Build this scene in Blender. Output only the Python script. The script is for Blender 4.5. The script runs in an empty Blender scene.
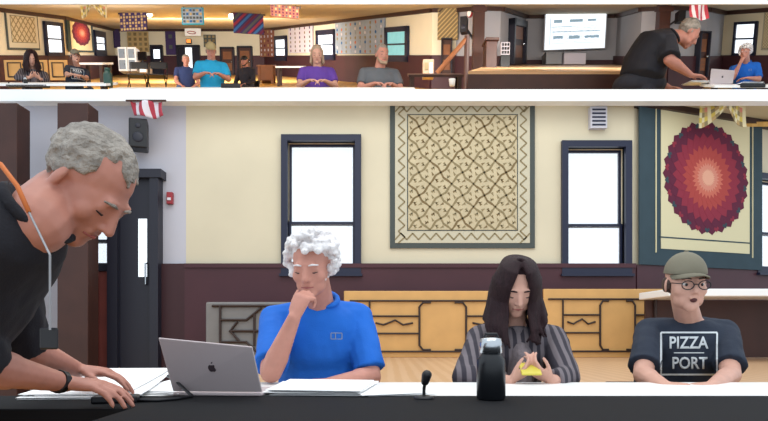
import bpy, bmesh, math, random
from mathutils import Vector, Matrix, Quaternion
random.seed(7)
C = bpy.context.scene.collection
V = Vector
CZ = .96                                   # height of the viewpoint above the hall floor
F = 600.0
def L(px, py, d):                          # a direction seen in the photo, taken to distance d
    return V(((px-384)/F*d, d, CZ+(330-py)/F*d))
TH = math.radians(9)                      # the upper hall leans forward a little ...
RAKE = math.tan(math.atan((330-56)/F)-TH)  # ... and its floor, stage and ceiling rise towards the back
def G(p): return V((p[0], p[1], p[2]+RAKE*p[1]))
T = Matrix.Translation((0, 0, CZ)) @ Matrix.Rotation(TH, 4, 'X')
def U(px, py, d):                          # the same for the raked upper hall, in its own frame
    r = Matrix.Rotation(-TH, 3, 'X') @ V(((px-384)/F, 1, (330-py)/F))
    r = r*(d/r.y); return V((r.x, r.y, r.z-RAKE*d))
def GU(px, py, d): return G(U(px, py, d))

# ------------------------------------------------------------------ materials
def mat(name, col, rough=.6, metal=0, spec=.4, emit=None, es=1, bump=0, bscale=60, var=0, vscale=6, alpha=1, trans=0, stretch=None, wave=None):
    m = bpy.data.materials.new(name); m.use_nodes = True
    nt = m.node_tree; b = nt.nodes['Principled BSDF']
    c = (*col, 1)
    b.inputs['Base Color'].default_value = c
    b.inputs['Roughness'].default_value = rough
    b.inputs['Metallic'].default_value = metal
    b.inputs['Specular IOR Level'].default_value = spec
    if trans: b.inputs['Transmission Weight'].default_value = trans
    if alpha < 1: b.inputs['Alpha'].default_value = alpha
    if emit:
        b.inputs['Emission Color'].default_value = (*emit, 1); b.inputs['Emission Strength'].default_value = es
    tc = nt.nodes.new('ShaderNodeTexCoord'); src = tc.outputs['Object']
    if stretch:
        mp = nt.nodes.new('ShaderNodeMapping'); mp.inputs['Scale'].default_value = stretch
        nt.links.new(src, mp.inputs[0]); src = mp.outputs[0]
    if var:
        n = nt.nodes.new('ShaderNodeTexNoise'); n.inputs['Scale'].default_value = vscale; n.inputs['Detail'].default_value = 4
        nt.links.new(src, n.inputs['Vector'])
        r = nt.nodes.new('ShaderNodeValToRGB')
        r.color_ramp.elements[0].position = .3; r.color_ramp.elements[1].position = .7
        r.color_ramp.elements[0].color = (*[x*(1-var) for x in col], 1)
        r.color_ramp.elements[1].color = (*[min(1, x*(1+var)) for x in col], 1)
        nt.links.new(n.outputs['Fac'], r.inputs[0]); nt.links.new(r.outputs[0], b.inputs['Base Color'])
    if wave:
        w = nt.nodes.new('ShaderNodeTexWave'); w.inputs['Scale'].default_value = wave[0]; w.inputs['Distortion'].default_value = wave[2]
        w.bands_direction = wave[3]
        nt.links.new(src, w.inputs['Vector'])
        r = nt.nodes.new('ShaderNodeValToRGB')
        r.color_ramp.elements[0].position = .35; r.color_ramp.elements[1].position = .65
        r.color_ramp.elements[0].color = c; r.color_ramp.elements[1].color = (*wave[1], 1)
        nt.links.new(w.outputs['Fac'], r.inputs[0]); nt.links.new(r.outputs[0], b.inputs['Base Color'])
    if bump:
        n = nt.nodes.new('ShaderNodeTexNoise'); n.inputs['Scale'].default_value = bscale
        nt.links.new(src, n.inputs['Vector'])
        bp = nt.nodes.new('ShaderNodeBump'); bp.inputs['Strength'].default_value = bump; bp.inputs['Distance'].default_value = .01
        nt.links.new(n.outputs['Fac'], bp.inputs['Height']); nt.links.new(bp.outputs[0], b.inputs['Normal'])
    return m
def hexc(h):
    h = h.lstrip('#'); o = []
    for i in (0, 2, 4):
        v = int(h[i:i+2], 16)/255; o.append(v/12.92 if v <= .04045 else ((v+.055)/1.055)**2.4)
    return tuple(o)
H = hexc
M = dict(
 cream=mat('cream_paint', H('d4cab0'), .8, var=.05, vscale=1.2),
 lav=mat('pale_lavender_paint', H('bebdc6'), .8, var=.04, vscale=1.5),
 grey_wall=mat('stage_grey_paint', H('9a989c'), .85, var=.05, vscale=1),
 ceil=mat('tan_ceiling', H('c2b18c'), .85, var=.06, vscale=.8),
 uceil=mat('pale_tan_ceiling', H('ada28c'), .85, var=.05, vscale=.6),
 white=mat('white_gloss_paint', H('f6f6f4'), .5),
 maroon=mat('maroon_wainscot', H('3c1e24'), .55, var=.12, vscale=2, stretch=(1, 1, .2)),
 maroonband=mat('maroon_band', H('45222a'), .5, var=.1, vscale=2),
 redwood=mat('red_brown_panel', H('70352f'), .5, var=.15, vscale=3),
 trim=mat('dark_brown_trim', H('3a2620'), .5),
 bluetrim=mat('dark_blue_window_frame', H('1b2038'), .4),
 darkframe=mat('near_black_frame', H('20202c'), .4),
 floor=mat('ochre_floor', H('c08f4c'), .35, wave=(3.2, H('cb9c58'), 1.2, 'X')),
 pfloor=mat('pale_wood_floor', H('c9a078'), .35, wave=(3.2, H('d2ab86'), 1.2, 'X')),
 ufloor=mat('yellow_wood_floor', H('cf9f50'), .35, wave=(2.2, H('d8aa5c'), 1.2, 'X')),
 stagefloor=mat('tan_stage_floor', H('c09a70'), .4, wave=(2, H('c8a37a'), 1, 'Y')),
 glass=mat('window_glass', (1, 1, 1), .02, alpha=.12),
 day=mat('daylit_pane', (.8, .9, 1), .3, emit=(.86, .94, 1), es=1.25),
 daygreen=mat('daylit_green_pane', (.2, .4, .4), .3, emit=H('4fa0a8'), es=.9, var=.1),
 tabletop=mat('white_table_laminate', H('f4f4f2'), .35),
 papert=mat('white_paper', H('fbfbfb'), .7),
 dark=mat('black_plastic', H('15151a'), .4),
 bartable=mat('charcoal_bar_table', H('141417'), .8, spec=.15),
 steel=mat('steel', H('b8bcc0'), .25, metal=1),
 laptop=mat('silver_laptop', H('c0b3b4'), .5, metal=.1),
 logo=mat('dark_logo', H('40353a'), .4),
 bottle=mat('black_bottle', H('17191d'), .3),
 greenb=mat('green_bottle', H('2e4c44'), .35),
 ochre=mat('ochre_table_underside', H('cfa062'), .55, var=.06, vscale=5),
 greytable=mat('grey_table_underside', H('7b7876'), .6, var=.06),
 tmetal=mat('dark_table_metal', H('3a2c28'), .4, metal=.3),
 skin=mat('skin_ruddy', H('c28877'), .55, var=.06, vscale=25),
 skin2=mat('skin_pale', H('c99a88'), .55, var=.05, vscale=25),
 skin3=mat('skin_leaning', H('b07868'), .5, var=.07, vscale=25),
 lips=mat('lips', H('9a5650'), .5), eyew=mat('eye_white', H('d8d4d0'), .3), iris=mat('iris', H('2e2a2c'), .2),
 mouth=mat('mouth_inside', H('4e2424'), .6),
 whitehair=mat('white_hair', H('e4e0e0'), .75, bump=.8, bscale=90, var=.07, vscale=40),
 greyhair=mat('grey_hair', H('8d867e'), .7, bump=.9, bscale=110, var=.3, vscale=35),
 blackhair=mat('dark_brown_hair', H('2a181c'), .6, spec=.25, bump=.6, bscale=120, var=.3, vscale=30, stretch=(4, 4, .5)),
 blond=mat('grey_blonde_hair', H('a8927c'), .7, bump=.6, bscale=100, var=.15, vscale=30),
 brownhair=mat('brown_hair', H('3e2c26'), .6, bump=.5),
 blackshirt=mat('black_polo_cloth', H('191921'), .85, bump=.15, bscale=200, var=.1),
 blueshirt=mat('royal_blue_cloth', H('1566c8'), .8, bump=.15, bscale=200, var=.08, vscale=5),
 navyshirt=mat('dark_navy_cloth', H('232b3a'), .85, bump=.15, bscale=200, var=.08),
 navy2=mat('navy_cloth', H('2c3a66'), .85, var=.1), teal=mat('turquoise_cloth', H('1f9ccc'), .8, var=.08),
 purple=mat('purple_cloth', H('5b3a94'), .8, var=.1), greyshirt=mat('grey_cloth', H('5c6066'), .8, var=.1),
 blackcloth=mat('black_cloth', H('221f28'), .85), jeans=mat('blue_jeans', H('4a5f86'), .85),
 cardigan=mat('striped_cardigan', H('35313a'), .85, wave=(9, H('6f676c'), .6, 'X')),
 greytop=mat('grey_knit_top', H('756c70'), .9, bump=.5, bscale=150, var=.2, vscale=40),
 trousers=mat('dark_trousers', H('23242c'), .85), shoe=mat('black_shoe', H('18181a'), .5),
 olive=mat('olive_cap_cloth', H('757060'), .85, var=.1), tan=mat('tan_cap_cloth', H('a89a72'), .85),
 orange=mat('orange_ribbon', H('c06a34'), .7), shirtprint=mat('white_print', H('d4dade'), .8),
 yellow=mat('yellow_phone_case', H('cfc04a'), .4), screenb=mat('dark_screen', H('101014'), .15),
 qgreen=mat('dark_grey_green_cloth', H('4c5250'), .9), qcream=mat('cream_quilt_cloth', H('c2b494'), .9, bump=.3, bscale=60, var=.07, vscale=9),
 qbord=mat('pale_border_cloth', H('c4bda6'), .9), qolive=mat('olive_patch', H('8a7c5c'), .9), qbrown=mat('brown_patch', H('7a6848'), .9),
 qteal=mat('dark_teal_cloth', H('36474f'), .9, var=.06), qivory=mat('ivory_quilt_cloth', H('d8cda6'), .9, bump=.2),
 r1=mat('maroon_patch', H('5e2038'), .9), r2=mat('crimson_patch', H('8a2c3e'), .9), r3=mat('brick_patch', H('a8443f'), .9),
 r4=mat('coral_patch', H('c56a58'), .9), r5=mat('salmon_patch', H('cf8672'), .9), r6=mat('peach_patch', H('dca288'), .9),
 qpurple=mat('dark_purple_cloth', H('3d2f58'), .9), qgrey=mat('grey_blue_quilt_cloth', H('8d98a4'), .9, var=.08),
 qblue=mat('blue_patch', H('2f5f94'), .9), qorange=mat('orange_patch', H('b06a4c'), .9), qtealb=mat('teal_border_cloth', H('2f8fa6'), .9),
 qtan=mat('tan_quilt_cloth', H('b59a6a'), .9), qred=mat('rust_quilt_cloth', H('8c5a48'), .9, var=.15, vscale=12), qyellow=mat('yellow_patch', H('cdb65a'), .9),
 qpale=mat('pale_patch', H('c3bcc4'), .9), flagr=mat('flag_red', H('a93a48'), .8), flagw=mat('flag_white', H('d9d3da'), .8), flagb=mat('flag_blue', H('2a3560'), .8),
 red=mat('red_plastic', H('9a2c34'), .4), lamp=mat('glowing_bulb', (1, 1, 1), .3, emit=(1, .97, .88), es=6),
 exit=mat('exit_glow', (1, .4, .1), .4, emit=H('e8853c'), es=1.0), wood=mat('brown_wood', H('7c4c2c'), .5, var=.15, vscale=5),
 darkwood=mat('dark_brown_wood', H('3f241d'), .5, var=.15, vscale=4), screen=mat('projected_page', (.9, .95, 1), .5, emit=H('dde9f2'), es=1.0),
 scrink=mat('projected_ink', H('8098a8'), .5, emit=H('8ba4b4'), es=.6), card=mat('cardboard', H('a08a74'), .8, var=.2, vscale=8), gmetal=mat('grey_metal', H('8b8c90'), .4, metal=.4),
)

# ------------------------------------------------------------------ mesh helpers
SH = [0, 0]                                 # slope along the wall and along the hall, so that fixtures follow the raked floor
class MB:
    def __init__(s): s.bm = bmesh.new(); s.mats = []
    def mi(s, m):
        if m is None: return 0
        if m not in s.mats: s.mats.append(m)
        return s.mats.index(m)
    def faces(s, vs, fs, m=None):
        k = s.mi(m); bv = [s.bm.verts.new(v) for v in vs]
        for f in fs:
            try: s.bm.faces.new([bv[i] for i in f]).material_index = k
            except ValueError: pass
        return bv
    def box(s, a, b, m=None, R=None, o=None):     # two opposite corners, turned by R about o
        x0, y0, z0 = a; x1, y1, z1 = b
        vs = [V((x, y, z)) for z in (z0, z1) for y in (y0, y1) for x in (x0, x1)]
        if R is not None:
            o = V(o) if o is not None else V((0, 0, 0)); vs = [R @ (v-o)+o for v in vs]
        s.faces(vs, [(0, 2, 3, 1), (4, 5, 7, 6), (0, 1, 5, 4), (2, 6, 7, 3), (0, 4, 6, 2), (1, 3, 7, 5)], m)
        return s
    def prism(s, pts, z0, z1, m=None, axis='z'):  # polygon extruded
        n = len(pts)
        f = {'z': lambda p, h: (p[0], p[1], h), 'y': lambda p, h: (p[0], h, p[1]), 'x': lambda p, h: (h, p[0], p[1])}[axis]
        vs = [f(p, z0) for p in pts]+[f(p, z1) for p in pts]
        s.faces(vs, [tuple(range(n))[::-1], tuple(range(n, 2*n))]+[(i, (i+1) % n, n+(i+1) % n, n+i) for i in range(n)], m)
        return s
    def rings(s, rs, m=None, n=16):               # rs: (center, xaxis, yaxis) with lengths; closed ends
        vs = []; fs = []
        for c, a, b in rs:
            for i in range(n):
                t = 2*math.pi*i/n; vs.append(V(c)+V(a)*math.cos(t)+V(b)*math.sin(t))
        for k in range(len(rs)-1):
            for i in range(n):
                j = (i+1) % n; fs.append((k*n+i, k*n+j, (k+1)*n+j, (k+1)*n+i))
        fs.append(tuple(range(n))[::-1]); fs.append(tuple(range((len(rs)-1)*n, len(rs)*n)))
        s.faces(vs, fs, m); return s
    def cap(s, p0, r0, p1, r1, m=None, n=12, flat0=False, flat1=False, sq=1.0, up=None):   # tapered limb with round ends
        p0 = V(p0); p1 = V(p1); d = (p1-p0); ln = d.length or 1e-6; d = d/ln
        u = V(up) if up is not None else (V((0, 0, 1)) if abs(d.z) < .9 else V((1, 0, 0)))
        a = d.cross(u).normalized(); b = a.cross(d).normalized()*sq
        rs = []
        for k in range(1, 5) if not flat0 else []:
            t = math.pi/2*(k/4); rs.append((p0-d*r0*math.cos(t), a*r0*math.sin(t), b*r0*math.sin(t)))
        if flat0: rs.append((p0, a*r0, b*r0))
        if flat1: rs.append((p1, a*r1, b*r1))
        else:
            for k in range(4, 0, -1):
                t = math.pi/2*(k/4); rs.append((p1+d*r1*math.cos(t), a*r1*math.sin(t), b*r1*math.sin(t)))
        return s.rings(rs, m, n)
    def ell(s, c, r, m=None, R=None, n=16):
        c = V(c); X, Y, Z = V((r[0], 0, 0)), V((0, r[1], 0)), V((0, 0, r[2]))
        if R is not None: X, Y, Z = R @ X, R @ Y, R @ Z
        rs = []; k = n//2
        for i in range(k+1):
            t = math.pi*(.02+.96*i/k); rs.append((c-Z*math.cos(t), X*math.sin(t), Y*math.sin(t)))
        return s.rings(rs, m, n)
    def tube(s, pts, r, m=None, n=8, close=False):
        rr = r if isinstance(r, (list, tuple)) else [r]*len(pts)
        pts = [V(p) for p in pts]; rs = []; pa = None
        for i, p in enumerate(pts):
            d = (pts[min(i+1, len(pts)-1)]-pts[max(i-1, 0)]).normalized()
            if pa is None:
                u = V((0, 0, 1)) if abs(d.z) < .9 else V((1, 0, 0)); a = d.cross(u).normalized()
            else: a = (pa-d*pa.dot(d)).normalized()
            pa = a; b = d.cross(a); rs.append((p, a*rr[i], b*rr[i]))
        return s.rings(rs, m, n)
    def lathe(s, prof, m=None, n=24, c=(0, 0, 0)):
        c = V(c); return s.rings([(c+V((0, 0, z)), V((r, 0, 0)), V((0, r, 0))) for r, z in prof], m, n)
    def build(s, name, m=None, parent=None, origin=None, voxel=0, smooth=0, shade=None, bevel=0, noise=0, top=None):
        # verts are in the parent's frame (or the world, with origin for a top-level mesh)
        if m is not None and not s.mats: s.mats.append(m)
        if SH[0] or SH[1]:
            for v in s.bm.verts: v.co.z += SH[0]*v.co.x+SH[1]*v.co.y
        if top is T:
            for v in s.bm.verts: v.co.z += RAKE*v.co.y
        bmesh.ops.recalc_face_normals(s.bm, faces=s.bm.faces)
        me = bpy.data.meshes.new(name)
        if origin is not None:
            for v in s.bm.verts: v.co -= V(origin)
        s.bm.to_mesh(me); s.bm.free()
        for q in s.mats: me.materials.append(q)
        ob = bpy.data.objects.new(name, me); C.objects.link(ob)
        if voxel or bevel or smooth or noise:
            if voxel:
                md = ob.modifiers.new('r', 'REMESH'); md.mode = 'VOXEL'; md.voxel_size = voxel
            if noise:
                tx = bpy.data.textures.new('n', 'CLOUDS'); tx.noise_scale = noise[1]
                md = ob.modifiers.new('d', 'DISPLACE'); md.texture = tx; md.strength = noise[0]; md.texture_coords = 'LOCAL'
            if smooth:
                md = ob.modifiers.new('s', 'SMOOTH'); md.factor = .5; md.iterations = smooth
            if bevel:
                md = ob.modifiers.new('b', 'BEVEL'); md.width = bevel; md.segments = 2; md.limit_method = 'ANGLE'
            dg = bpy.context.evaluated_depsgraph_get(); ev = ob.evaluated_get(dg)
            nm = bpy.data.meshes.new_from_object(ev); ob.modifiers.clear(); ob.data = nm
            if not nm.materials:
                for q in s.mats: nm.materials.append(q)
        if shade if shade is not None else voxel:
            for p in ob.data.polygons: p.use_smooth = True
        if parent is not None: ob.parent = parent
        if origin is not None: ob.location = origin
        if top is not None: ob.matrix_world = top
        return ob
def smoothshade(o):
    for p in o.data.polygons: p.use_smooth = True
    return o
def tag(o, label=None, cat=None, group=None, kind=None):
    if label: o['label'] = label
    if cat: o['category'] = cat
    if group: o['group'] = group
    if kind: o['kind'] = kind
    return o
def thing(name, label, cat, loc=(0, 0, 0), rz=0, group=None, mw=None):
    o = bpy.data.objects.new(name, None); C.objects.link(o); o.empty_display_size = .1
    if mw is not None: o.matrix_world = mw
    else: o.location = loc; o.rotation_euler = (0, 0, rz)
    return tag(o, label, cat, group)
def copy_tree(o, parent=None):
    kids = [c for c in C.objects if c.parent == o]
    c = o.copy(); C.objects.link(c)
    if parent is not None: c.parent = parent
    for k in kids: copy_tree(k, c)
    return c
def struct(o): o['kind'] = 'structure'; return o

# ------------------------------------------------------------------ people
RX = lambda a: Matrix.Rotation(a, 3, 'X')
RY = lambda a: Matrix.Rotation(a, 3, 'Y')
RZ = lambda a: Matrix.Rotation(a, 3, 'Z')
R_ = math.radians
def head_solid(mb, c, R, open_mouth=False, jowl=1.0, lids=True):
    def P(x, y, z): return V(c)+R @ V((x, y, z))
    mb.ell(P(0, .018, .04), (.075, .094, .082), R=R, n=20)
    mb.ell(P(0, -.018, -.005), (.066, .074, .092), R=R, n=20)
    mb.ell(P(0, -.022, -.054), (.056*jowl, .062, .052), R=R)
    mb.ell(P(0, -.062, -.084), (.030, .027, .026), R=R)
    mb.cap(P(-.034, -.078, .031), .0105, P(.034, -.078, .031), .0105)
    for sx in (-1, 1):
        mb.ell(P(sx*.040, -.052, -.018), (.025, .026, .028), R=R)
        mb.ell(P(sx*.034*jowl, -.030, -.056), (.024*jowl, .042, .036), R=R)
        mb.ell(P(sx*.076, .014, -.004), (.008, .016, .030), R=R @ RZ(sx*.45) @ RX(.15))
        mb.ell(P(sx*.011, -.092, -.026), (.008, .010, .007), R=R)
        if lids: mb.ell(P(sx*.031, -.0685, .011), (.0165, .0165, .012), R=R)
    mb.cap(P(0, -.084, .024), .0085, P(0, -.108, -.02), .0115)
    mb.cap(P(-.014, -.084, -.046), .009, P(.014, -.084, -.046), .009)
    if not open_mouth: mb.cap(P(-.012, -.081, -.062), .009, P(.012, -.081, -.062), .009)
def hand(mb, w, f, n, side, curl=.4, s=1.0, spread=.06, thumb=.6):
    # w wrist, f towards the fingers, n the way the palm faces, side: where the thumb leaves
    f = V(f).normalized(); n = V(n); n = (n-f*n.dot(f)).normalized(); q = V(side); q = (q-f*q.dot(f)-n*q.dot(n)).normalized()
    w = V(w)
    mb.rings([(w-f*.012*s, q*.024*s, n*.019*s), (w+f*.02*s, q*.032*s, n*.018*s), (w+f*.06*s, q*.041*s, n*.0165*s), (w+f*.088*s, q*.042*s, n*.013*s), (w+f*.096*s, q*.036*s, n*.008*s)], n=16)
    for i, (o, ln) in enumerate(((.031, .94), (.0105, 1.05), (-.0105, .98), (-.031, .78))):
        p = w+f*(.088-.004*abs(i-1.2))*s+q*o*s; d = (f+q*(spread*(1.3-i)*.8)).normalized(); nn = n.copy()
        r = .0093*s; cu = curl*(1+.08*i)
        for k, seg in enumerate((.045, .028, .022)):
            d, nn = (d*math.cos(cu*(1.0, 1.15, .8)[k])+nn*math.sin(cu*(1.0, 1.15, .8)[k])), (nn*math.cos(cu*(1.0, 1.15, .8)[k])-d*math.sin(cu*(1.0, 1.15, .8)[k]))
            p2 = p+d*seg*ln*s; mb.cap(p, r, p2, r*.9, n=8); p = p2; r *= .92
    p = w+f*.026*s+q*.026*s; d = (f*.75+q*thumb+n*.35).normalized(); r = .0125*s
    for seg, b in ((.038, 0), (.03, .25), (.025, .3)):
        d = (d+f*b*.6-q*b*.5).normalized(); p2 = p+d*seg*s; mb.cap(p, r, p2, r*.86, n=8); p = p2; r *= .88

def torso_rings(J, g=0.0, fat=1.0, sh=1.0, belly=0.0, bottom=True):
    R = J.get('right', V((1, 0, 0))); pts = [V(J[k]) for k in ('pelvis', 'waist', 'chest', 'neck')]
    def along(t):
        a = [(0, 0), (.33, 1), (.7, 2), (1, 3)]
        for i in range(3):
            if t <= a[i+1][0]:
                u = (t-a[i][0])/(a[i+1][0]-a[i][0]); return pts[i].lerp(pts[i+1], u)
        return pts[3]
    prof = [(0, .155, .115), (.12, .17*fat, .125*fat), (.33, .158*fat, .118*fat+belly), (.52, .165*fat, .122*fat+belly*.5), (.7, .18*fat, .122*fat), (.84, .178*sh, .105), (.93, .135*sh, .082), (.985, .075, .066), (1.04, .062, .06)]
    rs = []
    for t, a, b in prof:
        c = along(min(t, 1)); e = .03; d = (along(min(1, t+e))-along(max(0, t-e))).normalized()
        if t > 1: c = c+d*.02
        fw = d.cross(R).normalized(); r2 = fw.cross(d).normalized()
        rs.append((c+(-fw)*0, r2*(a+g), fw*(b+g)))
    return rs
def seated(**k):
    J = dict(pelvis=(0, .06, .52), waist=(0, .06, .70), chest=(0, .03, .92), neck=(0, .02, 1.07), head=(0, -.035, 1.205), hr=RX(R_(12)),
             sl=(-.19, .03, 1.005), sr=(.19, .03, 1.005), el=(-.25, -.05, .80), er=(.25, -.05, .80), wl=(-.10, -.29, .815), wr=(.10, -.29, .815),
             kl=(-.12, -.4, .53), kr=(.12, -.4, .53), al=(-.13, -.36, .09), ar=(.13, -.36, .09),
             hl=dict(f=(.8, -.5, -.1), n=(0, 0, -1), side=(.2, -1, 0), curl=.35), hrr=dict(f=(-.8, -.5, -.1), n=(0, 0, -1), side=(-.2, -1, 0), curl=.35))
    J.update(k); return J
def person(name, label, J, skin, shirt, hair, pants=None, hairstyle='short', glasses=False, cap=None, mouth_open=False, fat=1.0, sh=1.0, belly=0.0,
           sleeve=.62, sleeve_r=None, root=(0, 0, 0), vox=.0055, collar=True, beard=None, jowl=1.0, long_sleeve=False, group=None, seed=1, brow=None, cardigan=False, open_eyes=False, cq=-90, cfront=-1):
    rnd = random.Random(seed)
    t = thing(name, label, 'person', root, group=group)
    h = V(J['head']); R = J['hr']
    mb = MB()
    tr = torso_rings(J, -.006, fat, sh, belly); mb.rings(tr, n=24)
    nb = V(J['neck']); mb.cap(nb-V((0, 0, .02)), .06*min(fat, 1.15), h+R @ V((0, .028, -.05)), .052*min(fat, 1.1))
    head_solid(mb, h, R, mouth_open, jowl, not open_eyes)
    af = .5+.5*fat
    for s_, e_, w_, hd in (('sl', 'el', 'wl', 'hl'), ('sr', 'er', 'wr', 'hrr')):
        S, E, W = V(J[s_]), V(J[e_]), V(J[w_])
        mb.cap(S, .052*af, E, .041*af); mid = E.lerp(W, .3)
        mb.cap(E, .041*af, mid, .042*af); mb.cap(mid, .042*af, W, .0255*(.7+.3*af), sq=.9)
        hd = dict(J[hd]); hand(mb, W, hd.pop('f'), hd.pop('n'), hd.pop('side'), **hd)
    for k_, a_ in (('kl', 'al'), ('kr', 'ar')):
        K, A = V(J[k_]), V(J[a_]); P = V(J['pelvis'])+V(((-.085 if k_ == 'kl' else .085), 0, 0)) if J.get('right') is None else V(J['pelvis'])+V(J['right'])*(-.085 if k_ == 'kl' else .085)
        mb.cap(P, .07, K, .05); mb.cap(K, .048, A, .035)
    mb.build('body', skin, t, voxel=vox, smooth=4)
    # clothes
    mb = MB(); rs = torso_rings(J, .010, fat, sh, belly)[:-1 if collar else -1]; rs = rs[:-1]
    last = torso_rings(J, .008, fat, sh, belly)[-2]
    rs.append(last)
    if collar: rs.append((last[0]+(h-last[0]).normalized()*.014, last[1]*.97, last[2]*.97))
    mb.rings(rs, n=28)
    for s_, e_, w_ in (('sl', 'el', 'wl'), ('sr', 'er', 'wr')):
        S, E, W = V(J[s_]), V(J[e_]), V(J[w_])
        c0 = V(J['chest']).lerp(nb, .55)
        mb.cap(c0.lerp(S, .35), .075*af, S, .064*af)
        if long_sleeve:
            mb.cap(S, .064*af, E, .055*af); mb.cap(E, .055*af, E.lerp(W, .88), .043, flat1=True)
        else:
            q = S.lerp(E, sleeve); mb.cap(S, .064*af, q, (sleeve_r or .062)*af, flat1=True)
            if sleeve >= 1: mb.cap(E, .06*af, E.lerp(W, sleeve-.93), .06*af, flat1=True)
    shirt_ob = mb.build('cardigan' if cardigan else 'shirt', shirt, t, voxel=max(vox*1.3, .007), smooth=5, noise=(.014, .09))

    if collar:
        mb = MB(); c_, a_, b_ = last; dn = (V(J['head'])-c_).normalized()
        pts = [c_+a_*math.cos(q)*.97+b_*math.sin(q)*.97+dn*(.018-.010*math.sin(q)*cfront) for q in [R_(cq+25+310*i/15) for i in range(16)]]
        mb.tube(pts, [.006]+[.0125]*14+[.006], n=8); mb.build('collar', shirt, t, voxel=.005, smooth=2)
    pants = pants or M['trousers']
    mb = MB(); P0 = V(J['pelvis']); rt = V(J.get('right', V((1, 0, 0))))
    mb.ell(P0, (.175*fat, .135*fat, .12), n=16)
    for k_, a_, sx in (('kl', 'al', -1), ('kr', 'ar', 1)):
        K, A = V(J[k_]), V(J[a_]); P = P0+rt*.09*sx
        mb.cap(P, .09, K, .066); mb.cap(K, .064, A, .05, flat1=True)
    mb.build('trousers', pants, t, voxel=.012, smooth=3)
    for k_ in ('al', 'ar'):
        A = V(J[k_]); fd = V(J.get('foot', (0, -1, 0))); b = MB(); b.cap(A+V((0, 0, -.045))-fd*.03, .042, A+V((0, 0, -.055))+fd*.15, .034, sq=.85)
        b.build('shoe', M['shoe'], t, voxel=.01, smooth=1)
    # face
    def P(x, y, z): return h+R @ V((x, y, z))
    for sx in (-1, 1):
        if open_eyes:
            e = MB(); e.ell(P(sx*.031, -.0735, .008), (.0125, .0115, .0075), R=R, n=12); eo = smoothshade(e.build('eye', M['eyew'], t))
            e = MB(); e.ell(P(sx*.031, -.083, .0065), (.0062, .0035, .0062), R=R, n=10); smoothshade(e.build('iris', M['iris'], eo))
        else:
            e = MB(); e.tube([P(sx*.018, -.0815, .003), P(sx*.031, -.0848, .0005), P(sx*.045, -.0775, .003)], [.0012, .0022, .0014]); e.build('eyelashes', M['iris'], t)
        e = MB(); e.tube([P(sx*.014, -.088, .030), P(sx*.03, -.0885, .034), P(sx*.05, -.077, .030)], [.0025, .004, .002]); e.build('eyebrow', brow or hair, t)
    e = MB()
    if mouth_open:
        e.ell(P(0, -.083, -.055), (.015, .012, .012), R=R, n=12); e.build('mouth', M['mouth'], t)
    else:
        e.tube([P(-.024, -.083, -.055), P(0, -.0945, -.0535), P(.024, -.083, -.055)], [.002, .004, .002]); e.build('lips', M['lips'], t)
    if glasses:
        g = MB()
        for sx in (-1, 1):
            cx = sx*.033
            g.tube([P(cx+.024*math.cos(a), -.103, .006+.018*math.sin(a)) for a in [i*math.pi/8 for i in range(17)]], .0022)
            g.tube([P(sx*.056, -.101, .012), P(sx*.075, -.05, .012), P(sx*.078, .0, .008)], .002)
        g.tube([P(-.01, -.105, .01), P(.01, -.105, .01)], .002); g.build('glasses', M['dark'], t)
    # hair
    hb = MB()
    if hairstyle == 'fringe': hb.ell(P(0, .030, .046), (.0765, .088, .0815), R=R, n=20)
    if hairstyle in ('short', 'curly', 'long'):
        hb.ell(P(0, .028, .052), (.079, .093, .083), R=R, n=20)
    if hairstyle == 'short':
        for i in range(330):
            u = rnd.uniform(-1, 1); a = rnd.uniform(0, 2*math.pi); rr = math.sqrt(1-u*u); n = V((rr*math.cos(a), rr*math.sin(a), u))
            p = V((0, .024, .042))+V((n.x*.079, n.y*.095, n.z*.086))
            if p.z < -.045: continue
            if p.z < .07 and p.y < -.015: continue
            if p.y < -.058: continue
            tg = V((n.x*.25, -.6+.9*(p.y > 0), -.25-.6*(abs(n.x) > .5))); tg = (tg-n*tg.dot(n)).normalized()
            hb.cap(P(*p), .0085, P(*(p+tg*.022+n*.004)), .004, n=6)
    if hairstyle == 'fringe':
        for i in range(420):
            u = rnd.uniform(-1, 1); a = rnd.uniform(0, 2*math.pi); rr = math.sqrt(1-u*u); n = V((rr*math.cos(a), rr*math.sin(a), u))
            p = V((0, .022, .041))+V((n.x*.0765, n.y*.093, n.z*.083))
            if p.z < -.045 or (p.z < .085 and p.y < -.012) or p.y < -.055 or (p.z < .04 and p.y < .0 ): continue
            tg = V((n.x*.2, -1, .1)); tg = (tg-n*tg.dot(n)).normalized(); hb.cap(P(*p), .007, P(*(p+tg*.02+n*.003)), .004, n=6)
    if hairstyle == 'curly':
        for i in range(300):
            u = rnd.uniform(-1, 1); a = rnd.uniform(0, 2*math.pi); rr = math.sqrt(1-u*u); n = V((rr*math.cos(a), rr*math.sin(a), u))
            p = V((0, .022, .045))+V((n.x*.088, n.y*.098, n.z*.088))
            if p.z < -.055 or (p.z < .075 and p.y < -.02): continue
            if p.y < -.07: continue
            p += n*rnd.uniform(0, .022); r = rnd.uniform(.011, .021)
            hb.ell(P(*p), (r, r, r*.8), n=8)
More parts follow.
